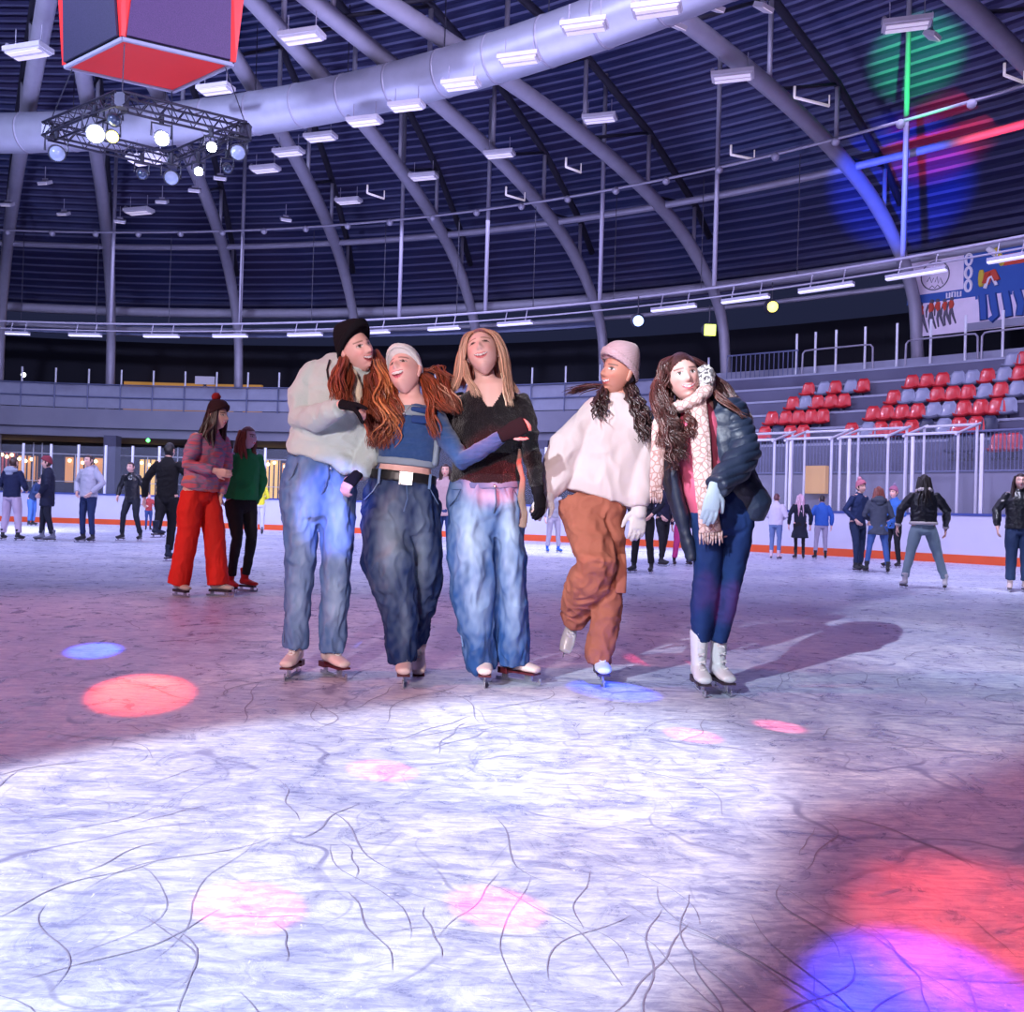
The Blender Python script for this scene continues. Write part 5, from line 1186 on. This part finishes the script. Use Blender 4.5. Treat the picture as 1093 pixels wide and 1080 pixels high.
def barrier():
    R_ = 41.5; t0, t1 = rad(-52), rad(68); E = empty('rink_barrier', pol(R_, 0, 0), 'white rink boards with a red-orange kick plate, dark blue cap rail and glass panes', 'rink barrier')
    b = MB(); ring_band(b, R_, R_+.12, .0, 1.12, t0, t1, 110); b.build('board', mat('white_hdpe_board', (.62,.62,.74), .45, var=(1.5, (.55,.55,.68), .5)), E)
    b = MB(); ring_band(b, R_-.02, R_, .0, .20, t0, t1, 110); b.build('kick_plate', mat('orange_red_kick_plate', (.78,.10,.02), .5), E)
    b = MB(); ring_band(b, R_-.03, R_+.16, 1.12, 1.18, t0, t1, 110); b.build('cap_rail', mat('blue_cap_rail', (.05,.08,.30), .4), E)
    m_gl = mat('rink_glass', (.75,.82,1), .04, trans=0, alpha=.045, spec=.5)
    # left run: posts seen at regular steps; right run a little wider
    ts = []
    t = rad(-26)
    while t < rad(14): ts.append(t); t += .0265
    while t < rad(56): ts.append(t); t += .0385
    for i, t in enumerate(ts[:96]):
        top = 3.05; b = MB(); c = pol(R_+.06, t, 0); Rz = Matrix.Rotation(-t, 3, 'Z')
        b.box(c+Vector((0,0,(1.18+top)/2)), (.075,.06,top-1.18), Rz); b.build('glass_post', m_postlit, E)
        if i+1 < len(ts):
            a2 = ts[i+1]; b = MB(); b.add([pol(R_+.05,t+.001,1.18), pol(R_+.05,a2-.001,1.18), pol(R_+.05,a2-.001,top-.05), pol(R_+.05,t+.001,top-.05), pol(R_+.062,t+.001,1.18), pol(R_+.062,a2-.001,1.18), pol(R_+.062,a2-.001,top-.05), pol(R_+.062,t+.001,top-.05)], [(0,1,2,3),(7,6,5,4),(0,4,5,1),(3,2,6,7),(0,3,7,4),(1,5,6,2)])
            b.build('glass_pane', m_gl, E)
    # bench shelters behind the glass on the right
    G = 'bench shelter frames behind the boards'
    xs = [790, 848, 905, 975]
    for i, x in enumerate(xs):
        t = theta_at(x, 42.6); e = empty('bench_shelter', pol(42.6, t, 0), 'glazed bench shelter frame behind the boards, ' + ['leftmost of the frames','second from left','third from left, above pompom hat','rightmost of the frames'][i], 'bench shelter', G)
        b = MB(); w_ = .030
        for k in (0, 1): 
            for rr_, zz in ((42.0, 3.15), (43.2, 3.45)):
                b.cyl(pol(rr_, t+k*w_, 0), pol(rr_, t+k*w_, zz), .034, n=8)
        b.build('frame', m_postlit, e)
        b = MB()
        for k in (0, 1): b.cyl(pol(41.85, t+k*w_, 3.10), pol(43.4, t+k*w_, 3.50), .035, n=8)
        b.cyl(pol(42.0, t, 3.15), pol(42.0, t+w_, 3.15), .035, n=8); b.cyl(pol(43.2, t, 3.45), pol(43.2, t+w_, 3.45), .035, n=8); b.build('roof_bar', m_postlit, e)
        b = MB(); q = [pol(41.9,t,3.14), pol(43.3,t,3.50), pol(43.3,t+w_,3.50), pol(41.9,t+w_,3.14)]; b.loft([q, [v+Vector((0,0,.02)) for v in q]]); b.build('roof_glass', m_gl, e)

def gallery():
    t0, t1 = rad(-50), rad(33.5)
    b = MB(); ring_band(b, 52.2, 60.9, 4.15, 5.5, t0, t1); structure(b.build('wall_gallery_slab', m_conc), 'pale concrete gallery slab on the left')
    b = MB(); ring_band(b, 51.9, 52.2, 4.6, 5.55, t0, t1); structure(b.build('trim_5', m_conc), 'concrete fascia of the gallery')
    b = MB(); ring_band(b, 52.0, 52.05, 5.6, 6.75, t0, t1); structure(b.build('trim_6', m_panel), 'pale grey gallery parapet panels')
    Rl = empty('gallery_railing', pol(51.9, 0, 5.5), 'dark gallery railing with tall thin white posts above the parapet', 'railing')
    b = MB(); ring_pipe(b, 51.9, 6.78, .035, t0, t1); ring_pipe(b, 51.9, 6.15, .035, t0, t1); b.build('rail', m_steel_blue, Rl)
    k = 0; t = rad(-27)
    while t < t1:
        b = MB(); b.cyl(pol(51.85, t, 5.5), pol(51.85, t, 6.8), .03, n=6); b.build('upright', m_steel_blue, Rl)
        b = MB(); b.cyl(pol(51.95, t, 6.75), pol(51.95, t, 7.55), .045, n=6); b.build('glass_stanchion', m_postlit, Rl); t += .0315; k += 1
    # ground-floor columns under the gallery, café front
    G = 'columns under the gallery'
    for i, (x, lab) in enumerate(((114,'square concrete column under the gallery behind the man in the light grey jacket'),(330,'square concrete column under the gallery behind the cream sweater woman'),(575,'square concrete column under the gallery behind the off-white sleeve'))):
        tt = theta_at(x, 51.5); b = MB(); b.box(pol(51.9, tt, 2.1), (.62,.62,4.2), Matrix.Rotation(-tt, 3, 'Z')); o = b.build('column', m_conc_dk); tag(o, lab, 'column', G)
    b = MB(); ring_band(b, 57.0, 57.3, 0, 4.15, t0, t1); structure(b.build('wall_cafe', mat('dark_cafe_wall', (.02,.018,.03), .7)), 'dark café front under the gallery')
    G = 'lit café windows under the gallery'
    mw = [mat('warm_lit_window', (.6,.3,.1), .5, emit=(1,.42,.12), es=.55), mat('amber_lit_window', (.6,.4,.1), .5, emit=(1,.60,.18), es=.8), mat('red_lit_window', (.5,.1,.1), .5, emit=(.8,.16,.2), es=.25)]
    for i, (x0, x1, z0, z1, k, lab) in enumerate(((0,16,1.9,3.5,2,'reddish lit opening at the left edge under the gallery'),(18,38,1.9,3.3,0,'warm orange lit café window left of the red cap man'),(68,110,1.9,3.3,0,'warm orange lit café window behind the light grey jacket man'),(148,172,1.2,3.3,1,'amber lit café window right of the black leather jacket skater'),(277,297,1.2,3.5,1,'amber lit doorway above the yellow vest skater'),(300,330,1.9,3.3,0,'warm lit café window behind the cream sweater woman'))):
        ta, tb = theta_at(x0, 56.9), theta_at(x1, 56.9); b = MB(); ring_band(b, 56.85, 57.0, z0, z1, ta, tb, 6)
        o = b.build('cafe_window', mw[k], origin=None); tag(o, lab, 'lit window', G)
        b = MB(); 
        for q in range(5):
            tt = ta+(tb-ta)*q/4; b.cyl(pol(56.8, tt, z0), pol(56.8, tt, z1), .04, n=6)
        b.build('mullion', m_steel_dk, o)
        b = MB()
        for q in range(3):
            tt = ta+(tb-ta)*(q+.5)/3; b.ball(pol(56.6, tt, z1-.2-.1*(q % 2)), .10, 8, 6)
        b.build('pendant_lamp', mat('pendant_glow', (1,.8,.5), .5, emit=(1,.75,.4), es=4), o, smooth=True)
    Rf = empty('cafe_screen', pol(54.5, rad(-5), 0), 'white-framed glazed screen in front of the café under the gallery', 'screen')
    b = MB(); ring_pipe(b, 54.5, 3.35, .035, rad(-20), rad(10), 30, 6); ring_pipe(b, 54.5, 1.9, .02, rad(-20), rad(10), 30, 6); b.build('rail', m_postlit, Rf)
    for k in range(22):
        t = rad(-19.5+1.33*k + .5*math.sin(k*2.1)); b = MB(); b.cyl(pol(54.5, t, 0), pol(54.5, t, 3.9 if k % 3 else 3.35), .03, n=6); b.build('upright', m_postlit, Rf)
    # gallery floor: back band lit amber
    b = MB(); ring_band(b, 59.5, 59.8, 5.52, 8.0, theta_at(128, 59.5), theta_at(275, 59.5), 12); o = b.build('gallery_bar_front', mat('amber_bar_front', (.45,.22,.05), .6, emit=(.9,.42,.08), es=.28)); tag(o, 'amber lit bar front at the back of the gallery', 'bar front')
    p = at(219, 406, 45); b = MB(); b.box(p, (1.0,.08,.40)); o = b.build('gallery_sign', m_white, origin=p); tag(o, 'small blank white sign board standing on the gallery', 'sign')
    b = MB(); b.cyl(p+Vector((-.9,0,-.9)), p+Vector((.2,0,-.1)), .03, n=5); b.cyl(p+Vector((.9,0,-.9)), p+Vector((-.2,0,-.1)), .03, n=5); b.build('stand_leg', m_steel_dk, o)
    # round mirror-like ball at the left edge, small white spot
    p = at(25, 400, 46); b = MB(); b.ball(p, .12, 12, 8); o = b.build('gallery_spotlight', mat('white_spot', (1,1,1), .4, emit=(.9,.9,1), es=6), smooth=True, origin=p); tag(o, 'small bright white spotlight above the gallery parapet at the left', 'spotlight')
    p = at(158, 470, 44); b = MB(); b.ball(p, .10, 8, 6); o = b.build('exit_lamp', mat('green_pilot', (.1,1,.1), .4, emit=(.1,1,.15), es=5), smooth=True, origin=p); tag(o, 'tiny green lamp under the gallery above the man in black', 'lamp')

def stand():
    t0, t1 = rad(33.0), rad(62)
    b = MB(); ring_band(b, 43.8, 44.1, 0, 2.25, t0, t1, 30); structure(b.build('wall_stand_front', m_conc), 'pale concrete front wall of the seating stand')
    for i in range(6):
        z = 3.25+.60*i; r = 44.9+1.0*i
        b = MB(); ring_band(b, r, r+1.0 if i < 5 else 60.9, z-.95, z-.05, t0, t1, 30); structure(b.build('trim_%d' % (10+i), m_conc_dk), 'concrete tier of the seating stand, row %d from the front' % (i+1))
    for i in range(6):
        z = 3.25+.60*i; r = 44.9+1.0*i; b = MB(); ring_band(b, r-.03, r+.30, z-.05, z+.02, t0, t1, 30); structure(b.build('trim_%d' % (30+i), m_panel), 'pale step edge of the seating stand, row %d from the front' % (i+1))
    b = MB(); ring_band(b, 44.1, 44.9, 2.0, 2.3, t0, t1, 30); structure(b.build('trim_20', m_conc_dk), 'walkway in front of the first seat row')
    Rl = empty('stand_railing', pol(43.9, rad(45), 2.25), 'dark blue vertical bar railing along the front of the seating stand', 'railing')
    b = MB(); ring_pipe(b, 43.95, 3.35, .035, t0, t1, 30); ring_pipe(b, 43.95, 2.32, .025, t0, t1, 30); b.build('rail', m_steel_blue, Rl)
    b = MB()
    for k in range(150): 
        t = t0+(rad(52)-t0)*k/150; b.cyl(pol(43.95, t, 2.3), pol(43.95, t, 3.35), .014, n=5)
    tag(b.build('bar', m_steel_blue, Rl), kind='stuff')
    # top parapet, posts and hoops
    b = MB(); ring_band(b, 51.2, 51.3, 6.1, 6.75, t0, t1, 30); structure(b.build('trim_21', m_panel), 'pale parapet behind the top seat row')
    Rb = empty('back_railing', pol(51, rad(45), 6.2), 'rail of white posts and grey hoops behind the top seat row', 'railing')
    for i, x in enumerate((846, 866, 888, 919, 953, 989, 1026, 1066)):
        t = theta_at(x, 51.0); b = MB(); b.cyl(pol(51.0, t, 6.1), pol(51.0, t, 8.0), .045, n=8); b.build('post', m_postlit, Rb)
    for i, (xa, xb) in enumerate(((852,928),(962,1040),(1043,1100))):
        ta, tb = theta_at(xa, 50.6), theta_at(xb, 50.6); b = MB(); b.pipe([pol(50.6,ta,6.0), pol(50.6,ta+.0005,7.15), pol(50.6,ta+.002,7.25)] + [pol(50.6, ta+(tb-ta)*q/6, 7.27) for q in range(1,6)] + [pol(50.6,tb-.002,7.25), pol(50.6,tb-.0005,7.15), pol(50.6,tb,6.0)], .035, 6); b.build('hoop', m_steel, Rb)
    b = MB()
    for k in range(16):
        t = theta_at(772+k*5, 50.6); b.cyl(pol(50.6, t, 5.6), pol(50.6, t, 7.3), .02, n=5)
    ring_pipe(b, 50.6, 7.3, .03, theta_at(772, 50.6), theta_at(848, 50.6), 8, 6); o = b.build('fence_panel', m_steel_blue, Rb)
    # seats
    G = 'bucket seats of the stand'
    def shell_(m):
        mb = MB()
        prof = [(-.20,.02,.20),(-.16,-.02,.22),(0,-.03,.23),(.14,-.01,.23),(.19,.06,.225),(.215,.18,.215),(.235,.32,.19),(.235,.40,.12)]
        rings = []
        for y, z, w in prof:
            t = []
            for k in range(9):
                u = -1+2*k/8; t.append(Vector((u*w, y - .05*u*u*(1 if z > .05 else 0), z + .045*u*u*(1 if z < .1 else 0))))
            rings.append(t)
        n = len(rings); vs = [p for r_ in rings for p in r_] + [p+Vector((0,.018,-.022)) for r_ in rings for p in r_]; o = n*9; fs = []
        for i in range(n-1):
            for j in range(8):
                a = i*9+j; fs.append((a, a+1, a+10, a+9)); fs.append((o+a, o+a+9, o+a+10, o+a+1))
        for j in range(8): fs.append((j, o+j, o+j+1, j+1)); a = (n-1)*9+j; fs.append((a, a+1, o+a+1, o+a))
        for i in range(n-1): a = i*9; fs.append((a, a+9, o+a+9, o+a)); a = i*9+8; fs.append((a, o+a, o+a+9, a+9))
        mb.add(vs, fs); return mb
    mats = {'R': mat('red_plastic_seat', (.62,.022,.03), .35, coat=.3), 'g': mat('grey_plastic_seat', (.26,.28,.40), .4, coat=.2), 'd': mat('dark_blue_plastic_seat', (.03,.035,.08), .4)}
    proto = {}
    for k, m in mats.items():
        e = empty('stadium_seat', (0,0,0), None, 'seat', G); s_ = shell_(m).build('seat_shell', m, e, smooth=True)
        b = MB(); b.box((0,.05,-.10), (.06,.22,.14)); b.box((0,.12,-.19), (.30,.06,.06)); b.build('bracket', m_steel_dk, e); proto[k] = [e, True]
    C8 = lambda v: 780+v/3.49
    rows = [(0, [(112,'R'),(160,'d'),(207,'R'),(255,'R'),(435,'R'),(497,'g'),(543,'R'),(600,'R'),(658,'R'),(715,'d'),(780,'g'),(835,'R'),(898,'R'),(948,'d')]),
            (1, [(138,'R'),(190,'R'),(237,'R'),(283,'R'),(327,'R'),(514,'R'),(566,'R'),(622,'R'),(680,'R'),(740,'g'),(797,'g'),(852,'R'),(915,'R'),(975,'R'),(1020,'g')]),
            (2, [(215,'R'),(262,'g'),(307,'R'),(357,'R'),(405,'R'),(590,'R'),(643,'g'),(697,'g'),(752,'R'),(810,'R'),(867,'R'),(930,'g'),(988,'R'),(1050,'g')]),
            (3, [(272,'R'),(330,'g'),(372,'R'),(430,'g'),(476,'R'),(657,'R'),(713,'R'),(770,'R'),(828,'g'),(882,'g'),(938,'R'),(1000,'g'),(1058,'R')]),
            (-1, [(985,'R'),(1040,'R'),(825,'d'),(880,'d')]), (4, [(1030,'g'),(1075,'R')])]
    cn = {'R': 'red', 'g': 'grey', 'd': 'dark blue'}; nm = {0:'front row', 1:'second row', 2:'third row', 3:'fourth row', 4:'top row', -1:'low row behind the glass', -.5:'walkway row behind the rink glass'}
    for row, items in rows:
        r = 45.35+1.0*row; z = 3.25+.60*row+.22
        cnt = {}
        for v, k in items:
            e, fresh = proto[k]
            if fresh: o = e; proto[k][1] = False
            else: o = copy_tree(e)
            t = theta_at(C8(v), r); o.location = pol(r, t, z); o.rotation_euler = (0,0,-t); o.scale = (1.03,.95,1.15)
            cnt[k] = cnt.get(k, 0)+1
            o['label'] = '%s bucket seat in %s, %s of that colour from left' % (cn[k], nm[row], ['first','second','third','fourth','fifth','sixth','seventh','eighth','ninth','tenth','eleventh','twelfth'][cnt[k]-1])
    b = MB(); ring_band(b, 43.5, 43.75, 1.7, 2.5, theta_at(858,43.5), theta_at(880,43.5), 3); o = b.build('kiosk_window', mat('dim_amber_window', (.5,.3,.1), .5, emit=(1,.50,.16), es=.3)); tag(o, 'amber lit kiosk window behind the rink glass over the blue jacket man', 'lit window')
    # wall seats on the far tiers start where the stair block is; a small dark opening
    b = MB(); ring_band(b, 44.5, 44.9, 1.2, 2.25, theta_at(893,44.5), theta_at(910,44.5), 3); o = b.build('advert_panel', mat('dark_red_panel', (.25,.02,.03), .5)); tag(o, 'small dark red panel behind the rink glass above the blue jacket man', 'panel')

def banners():
    def bb(xs, lab, builder):
        pass
    Y = 31.0; tl, tr = theta_at(962, 52.3), theta_at(1112, 52.3); R_ = 52.4
    def P(u, v, dr=0):   # u 0..1 along, v 0..1 up
        return pol(R_-dr, tl+(tr-tl)*u, 7.72+2.72*v)
    E = empty('banner', P(.2,.5), 'wide printed banner with emblem and skaters hanging from the ring beam at the right', 'banner', None)
    m_p = mat('pale_banner_cloth', (.72,.62,.74), .8); m_b = mat('blue_banner_cloth', (.02,.07,.30), .8, var=(.8,(.03,.10,.36),.5)); m_ink = mat('dark_banner_ink', (.10,.09,.13), .8); m_o = mat('orange_red_ink', (.55,.06,.03), .8); m_y = mat('yellow_ink', (.55,.42,.04), .8); m_w = mat('white_ink', (.8,.75,.8), .8)
    def panel(u0, u1, v0, v1, m, nm, dr=0, th=.03, skew=0):
        b = MB(); n = 8; rings = []
        for i in range(n+1):
            u = u0+(u1-u0)*i/n; rings.append([P(u, v0, dr), P(u, v0, dr+th), P(u, v1, dr+th), P(u, v1, dr)])
        b.loft(rings); return b.build(nm, m, E)
    panel(0, .42, .56, 1, m_p, 'emblem_panel'); panel(.42, 1, .40, 1, m_b, 'blue_panel'); panel(0, .42, .44, .56, m_b, 'blue_strip'); panel(.03, 1, 0, .44, m_p, 'photo_panel')
    # round emblem: ring with a head in profile and lettering strokes
    def curve(pts, r, nm, m, dr=.035):
        b = MB(); b.pipe([P(u, v, dr) for u, v in pts], r, 5); return b.build(nm, m, E)
    cx, cy, ax, ay = .21, .79, .105, .19
    curve([(cx+ax*math.cos(a), cy+ay*math.sin(a)) for a in np.linspace(0, 2*PI, 33)], .022, 'emblem_ring', m_ink)
    for j, st in enumerate(([(.15,.82),(.17,.85),(.20,.86),(.215,.90)], [(.215,.90),(.22,.84),(.23,.90),(.235,.84)], [(.245,.84),(.25,.90),(.262,.88),(.262,.83)], [(.15,.72),(.17,.78),(.185,.70),(.20,.76)], [(.21,.70),(.225,.77),(.235,.68),(.25,.75),(.27,.66)], [(.17,.63),(.19,.66),(.21,.62),(.23,.66),(.25,.62)])):
        curve(st, .016, 'emblem_stroke', m_ink)
    # white chain pattern on blue
    for v in (.93,.76,.59):
        curve([(.455+.022*math.cos(a), v+.07*math.sin(a)) for a in np.linspace(0, 2*PI, 17)], .05, 'white_loop', m_w)
    # lettering strokes 'unu' on the blue strip
    for k in range(3):
        u = .30+.04*k; curve([(u, .535), (u, .47), (u+.022, .47), (u+.022, .535)] if k != 1 else [(u, .47), (u, .535), (u+.022, .535), (u+.022, .47)], .03, 'white_letter', m_w, .04)
    # racing team in red and black
    def figure(u, v, s, lean):
        b = MB(); q = lambda a, c: P(u+a*s*.06, v+c*s*.34, .05)
        b.tube([(q(0,.75), .08*s, .05), (q(-.25*lean,.95), .13*s, .06), (q(-.1*lean,1.10), .09*s, .05)], n=8); o = b.build('skater_torso', m_o, E, smooth=True)
        b = MB()
        b.tube([(q(.02,.74), .065*s, .05), (q(-.20,.40), .05*s, .04), (q(-.02,.02), .03*s, .03)], n=8); b.tube([(q(.05,.74), .065*s, .05), (q(.35,.38), .05*s, .04), (q(.75,.03), .03*s, .03)], n=8); b.build('skater_leg', m_ink, o, smooth=True)
        b = MB(); b.ball(q(-.25*lean,1.20), .09*s, 8, 6); b.tube([(q(-.35,1.05), .05*s, .03), (q(-.62,.80), .04*s, .03), (q(-.60,.55), .03*s, .02)], n=6); b.build('skater_arm', m_ink, o, smooth=True)
    for u, v, s, l in ((.12,.04,.95,1),(.185,.08,.9,-.5),(.245,.10,.85,.8),(.295,.11,.8,.6),(.335,.12,.8,-.4)): figure(u, v, s, l)
    # big skaters on the blue half: yellow helmets, red-white sleeve, blue legs
    b = MB(); b.tube([(P(.66,.90,.04), .50, .06), (P(.675,.93,.04), .48, .06)], n=16, vdir=(0,1,0)); b.build('white_helmet', m_w, E, smooth=True)
    b = MB(); b.tube([(P(.665,.89,.10), .34, .06), (P(.685,.90,.10), .34, .06)], n=14); b.build('yellow_helmet', m_y, E, smooth=True)
    b = MB(); b.tube([(P(.54,.66,.08), .30, .06), (P(.56,.66,.08), .30, .06)], n=14); b.build('yellow_helmet', m_y, E, smooth=True)
    for dv, m, nm in ((0,m_o,'red_sleeve'),(-.06,m_w,'white_sleeve_stripe')):
        curve([(.58,.58+dv),(.60,.70+dv),(.63,.72+dv),(.66,.60+dv)], .14 if dv == 0 else .06, nm, m, .06 if dv == 0 else .12)
    panel(.70, 1, .78, .92, m_o, 'orange_stripe', .035, .01)
    for pts in (((.56,.44),(.57,.28),(.575,.12)), ((.63,.44),(.645,.28),(.66,.16),(.62,.10)), ((.72,.44),(.74,.26),(.75,.12)), ((.80,.44),(.83,.26),(.82,.12))):
        curve(list(pts), .15, 'blue_leg', m_b, .06)
    b = MB(); ring_band(b, R_-.06, R_-.02, 7.74, 8.0, tl+(tr-tl)*.44, tr, 8); b.build('grey_floor_stripe', m_conc, E)

def skate_marks():
    r = random.Random(5); b = MB()
    for k in range(170):
        y = 1.3 + 6.0*r.random()**1.5; x = r.uniform(-.75, .75)*y*.8; a = PI/2 + r.gauss(0, .75); cv = r.gauss(0, 1.3); L_ = r.uniform(.12, .55)*(1+.22*y); w = r.uniform(.0010, .0026)*(y/2.5)**.5; n = 16; pl, pr = [], []; kk = r.uniform(1, 5); ph = r.random()*6
        for i in range(n+1):
            t = i/n; ww = w*math.sin(max(.02, t)*PI*.98)**.5
            nx, ny = -math.sin(a), math.cos(a); pl.append((x+nx*ww, y+ny*ww, .0015+k*1e-6)); pr.append((x-nx*ww, y-ny*ww, .0015+k*1e-6))
            x += math.cos(a)*L_/n; y += math.sin(a)*L_/n; a += cv*L_/n + .14*math.sin(kk*t*3+ph) + r.gauss(0,.05)
        vs = pl+pr; b.add(vs, [(i, i+1, n+2+i, n+1+i) for i in range(n)])
    o = b.build('skate_mark', mat('skate_groove_ice', (.33,.32,.44), .6)); tag(o, 'thin curved dark skate cuts in the ice in front of the friends', 'skate marks', kind='stuff')  # cut marks in a grey-violet darker than the ice
# ---------------------------------------------------------------- light
def aim(o, tgt): o.rotation_euler = (Vector(tgt)-Vector(o.location)).to_track_quat('-Z', 'Y').to_euler()
def spot(name, loc, tgt, energy, col, ang, blend=.5, size=.1):
    l = bpy.data.lights.new(name, 'SPOT'); l.energy = energy; l.color = col; l.spot_size = rad(ang); l.spot_blend = blend; l.shadow_soft_size = size
    o = bpy.data.objects.new(name, l); COL.objects.link(o); o.location = loc; aim(o, tgt); return o
def area(name, loc, tgt, energy, col, sx, sy=None, spread=180):
    l = bpy.data.lights.new(name, 'AREA'); l.energy = energy; l.color = col; l.size = sx; l.spread = rad(spread)
    if sy: l.shape = 'RECTANGLE'; l.size_y = sy
    o = bpy.data.objects.new(name, l); COL.objects.link(o); o.location = loc; aim(o, tgt); return o
def G_(x, y): return ground(x, y)
def lights():
    w = bpy.data.worlds.new('night'); scene.world = w; w.use_nodes = True
    w.node_tree.nodes['Background'].inputs[0].default_value = (.05,.06,.16,1); w.node_tree.nodes['Background'].inputs[1].default_value = .3
    # added violet fill over the whole hall, in place of the roof luminaires
    area('hall_fill', (-4, 14, 12.0), (-4, 14, 0), 520, (.62,.42,.95), 16, 16)
    area('hall_fill_far', (-10, 30, 11.5), (-10, 31, 0), 2200, (.60,.58,1.0), 22, 8)
    area('hall_fill_right', (12, 20, 11.5), (13, 22, 0), 650, (.55,.5,1.0), 8, 8)
    # unseen fill lamps added to brighten the roof and rake its ribs
    area('roof_fill', (-6, 22, 3.6), (-8, 32, 14), 1500, (.50,.52,1.0), 14, 6)
    area('roof_fill_high_left', (-15, 9, 12.2), (-12, 40, 14.5), 4200, (.55,.60,1.0), 1.6)
    area('roof_fill_high_right', (2, 8, 12.2), (2, 40, 14.5), 2800, (.66,.62,1.0), 1.6)
    area('roof_fill_near', (-2, 8, 4.5), (-2, 18, 14), 900, (.75,.68,1.0), 10, 6)
    area('roof_fill_right', (7, 14, 3.6), (6, 24, 13), 260, (.70,.42,.9), 8, 5)
    # white follow spots from behind the camera, left: the bright band on the ice
    S0 = Vector((-9.0,-9.5,8.5))
    def beam(nm, az, dep, en, ang, col=(.78,.86,1), bl=.3):
        a, d = rad(az), rad(dep); spot(nm, S0, S0+Vector((math.cos(a)*math.cos(d), math.sin(a)*math.cos(d), -math.sin(d)))*10, en, col, ang, bl, .10)
    beam('white_beam_near', 54.6, 31, 33000, 8.6)
    beam('white_beam_mid', 53.9, 25.5, 17000, 8.6)
    beam('white_beam_far', 51.8, 20.5, 22000, 9)
    beam('white_beam_left', 58.2, 33.5, 9000, 5, (.66,.80,1), .6)
    # rose wash
    spot('rose_wash', (-12,2,10), (-2.5,5.2,0), 4200, (1,.26,.30), 36, .8, .3)
    spot('rose_wash_near', (9,1,9), (2.2,1.9,0), 2200, (1,.20,.16), 20, .7, .3)
    # soft front light on the friends
    spot('front_fill', (-1.6,-2.6,2.6), (-.60,4.6,1.25), 1900, (1,.80,.80), 30, .7, .20)
    spot('front_fill_left', (-6,-3,4.5), (-2.7,8.6,1.0), 2600, (1,.85,.85), 16, .8, .2)
    # strips of white light along the far boards
    spot('far_white', (-14,20,11), (-17,24,0), 16000, (.85,.86,1), 56, .8, .3)
    spot('far_white_mid', (2,20,11), (1.5,22,0), 8000, (.85,.86,1), 45, .8, .3)
    spot('far_white_right', (4,8,10), (10,14,0), 5000, (.75,.75,1), 50, .8, .3)
    # small coloured pools
    src = Vector((-7.7, 18.8, 8.6)); src2 = Vector((5.0,-3.0,8.5))
    for nm, (x, y), col, e, a, s_ in (('blue_pool', (100,694), (.01,.06,1), 34000, 1.15, src), ('red_pool', (152,740), (1,.04,.02), 38000, 1.6, src), ('blue_pool_low', (192,815), (.01,.06,1), 40000, .95, src), ('pink_pool', (408,822), (1,.05,.22), 36000, .95, src2),
                              ('blue_pool_mid', (655,737), (.01,.06,1), 46000, 2.0, src2), ('pink_pool_r', (740,785), (1,.08,.16), 34000, 1.0, src2), ('pink_pool_r2', (832,775), (1,.10,.18), 18000, .9, src2), ('pink_pool_near', (266,967), (1,.05,.22), 34000, 1.1, src2), ('pink_pool_near2', (530,968), (1,.05,.22), 24000, .9, src2)):
        spot(nm, s_, G_(x, y), e, col, a, .6, .02)
    spot('red_pool_big', (4,12,9), G_(1078,1000), 9000, (1,.05,.04), 3.0, .7, .05)
    spot('blue_pool_big', (4,12,9), G_(1000,1090), 26000, (.0,.03,1), 1.9, .5, .05)
    spot('blue_on_jeans', (-1.2,-3.5,5.5), at(359,548,4.55), 8000, (.10,.22,1), 2.9, .7, .02)
    spot('red_on_sweater', (1.2,-3.5,5.0), at(526,504,4.5), 9000, (1,.02,.02), 2.6, .6, .02)
    for x, y in ((743,632),(778,643)): spot('pink_on_shin', (1.8,-3.5,4.5), at(x,y,4.45), 9000, (1,.03,.12), 1.3, .6, .02)
    # coloured beams on the roof at the right
    spot('green_roof', (6,12,5), at(985,85,23.5), 60000, (.02,1,.22), 9, .7, .1)
    spot('blue_roof', (4,12,4), at(955,200,29), 60000, (.01,.07,1), 13, .6, .1)
    spot('red_roof', (14,10,5), at(1092,150,25), 90000, (1,.02,.04), 9, .8, .1)
shell(); arches(); duct(); luminaires(); strip_rail(); scoreboard(); barrier(); gallery(); stand(); banners(); skate_marks()
girl1(); girl2(); girl3(); girl4(); girl5(); crowd()
lights()
# ---------------------------------------------------------------- camera and view
cd = bpy.data.cameras.new('camera'); cam = bpy.data.objects.new('camera', cd); COL.objects.link(cam)
cd.sensor_fit = 'HORIZONTAL'; cd.sensor_width = 36; cd.lens = F/W*36
cam.matrix_world = Matrix.Translation(CAM) @ Matrix((_r, UP, -FW)).transposed().to_4x4()
cd.clip_end = 300; scene.camera = cam
scene.view_settings.view_transform = 'Standard'; scene.view_settings.look = 'None'; scene.view_settings.exposure = 0; scene.view_settings.gamma = 1
scene.cycles.use_denoising = True
scene.cycles.max_bounces = 5; scene.cycles.diffuse_bounces = 3; scene.cycles.glossy_bounces = 2; scene.cycles.transmission_bounces = 4; scene.cycles.transparent_max_bounces = 12
scene.cycles.caustics_reflective = False; scene.cycles.caustics_refractive = False; scene.cycles.sample_clamp_indirect = 4
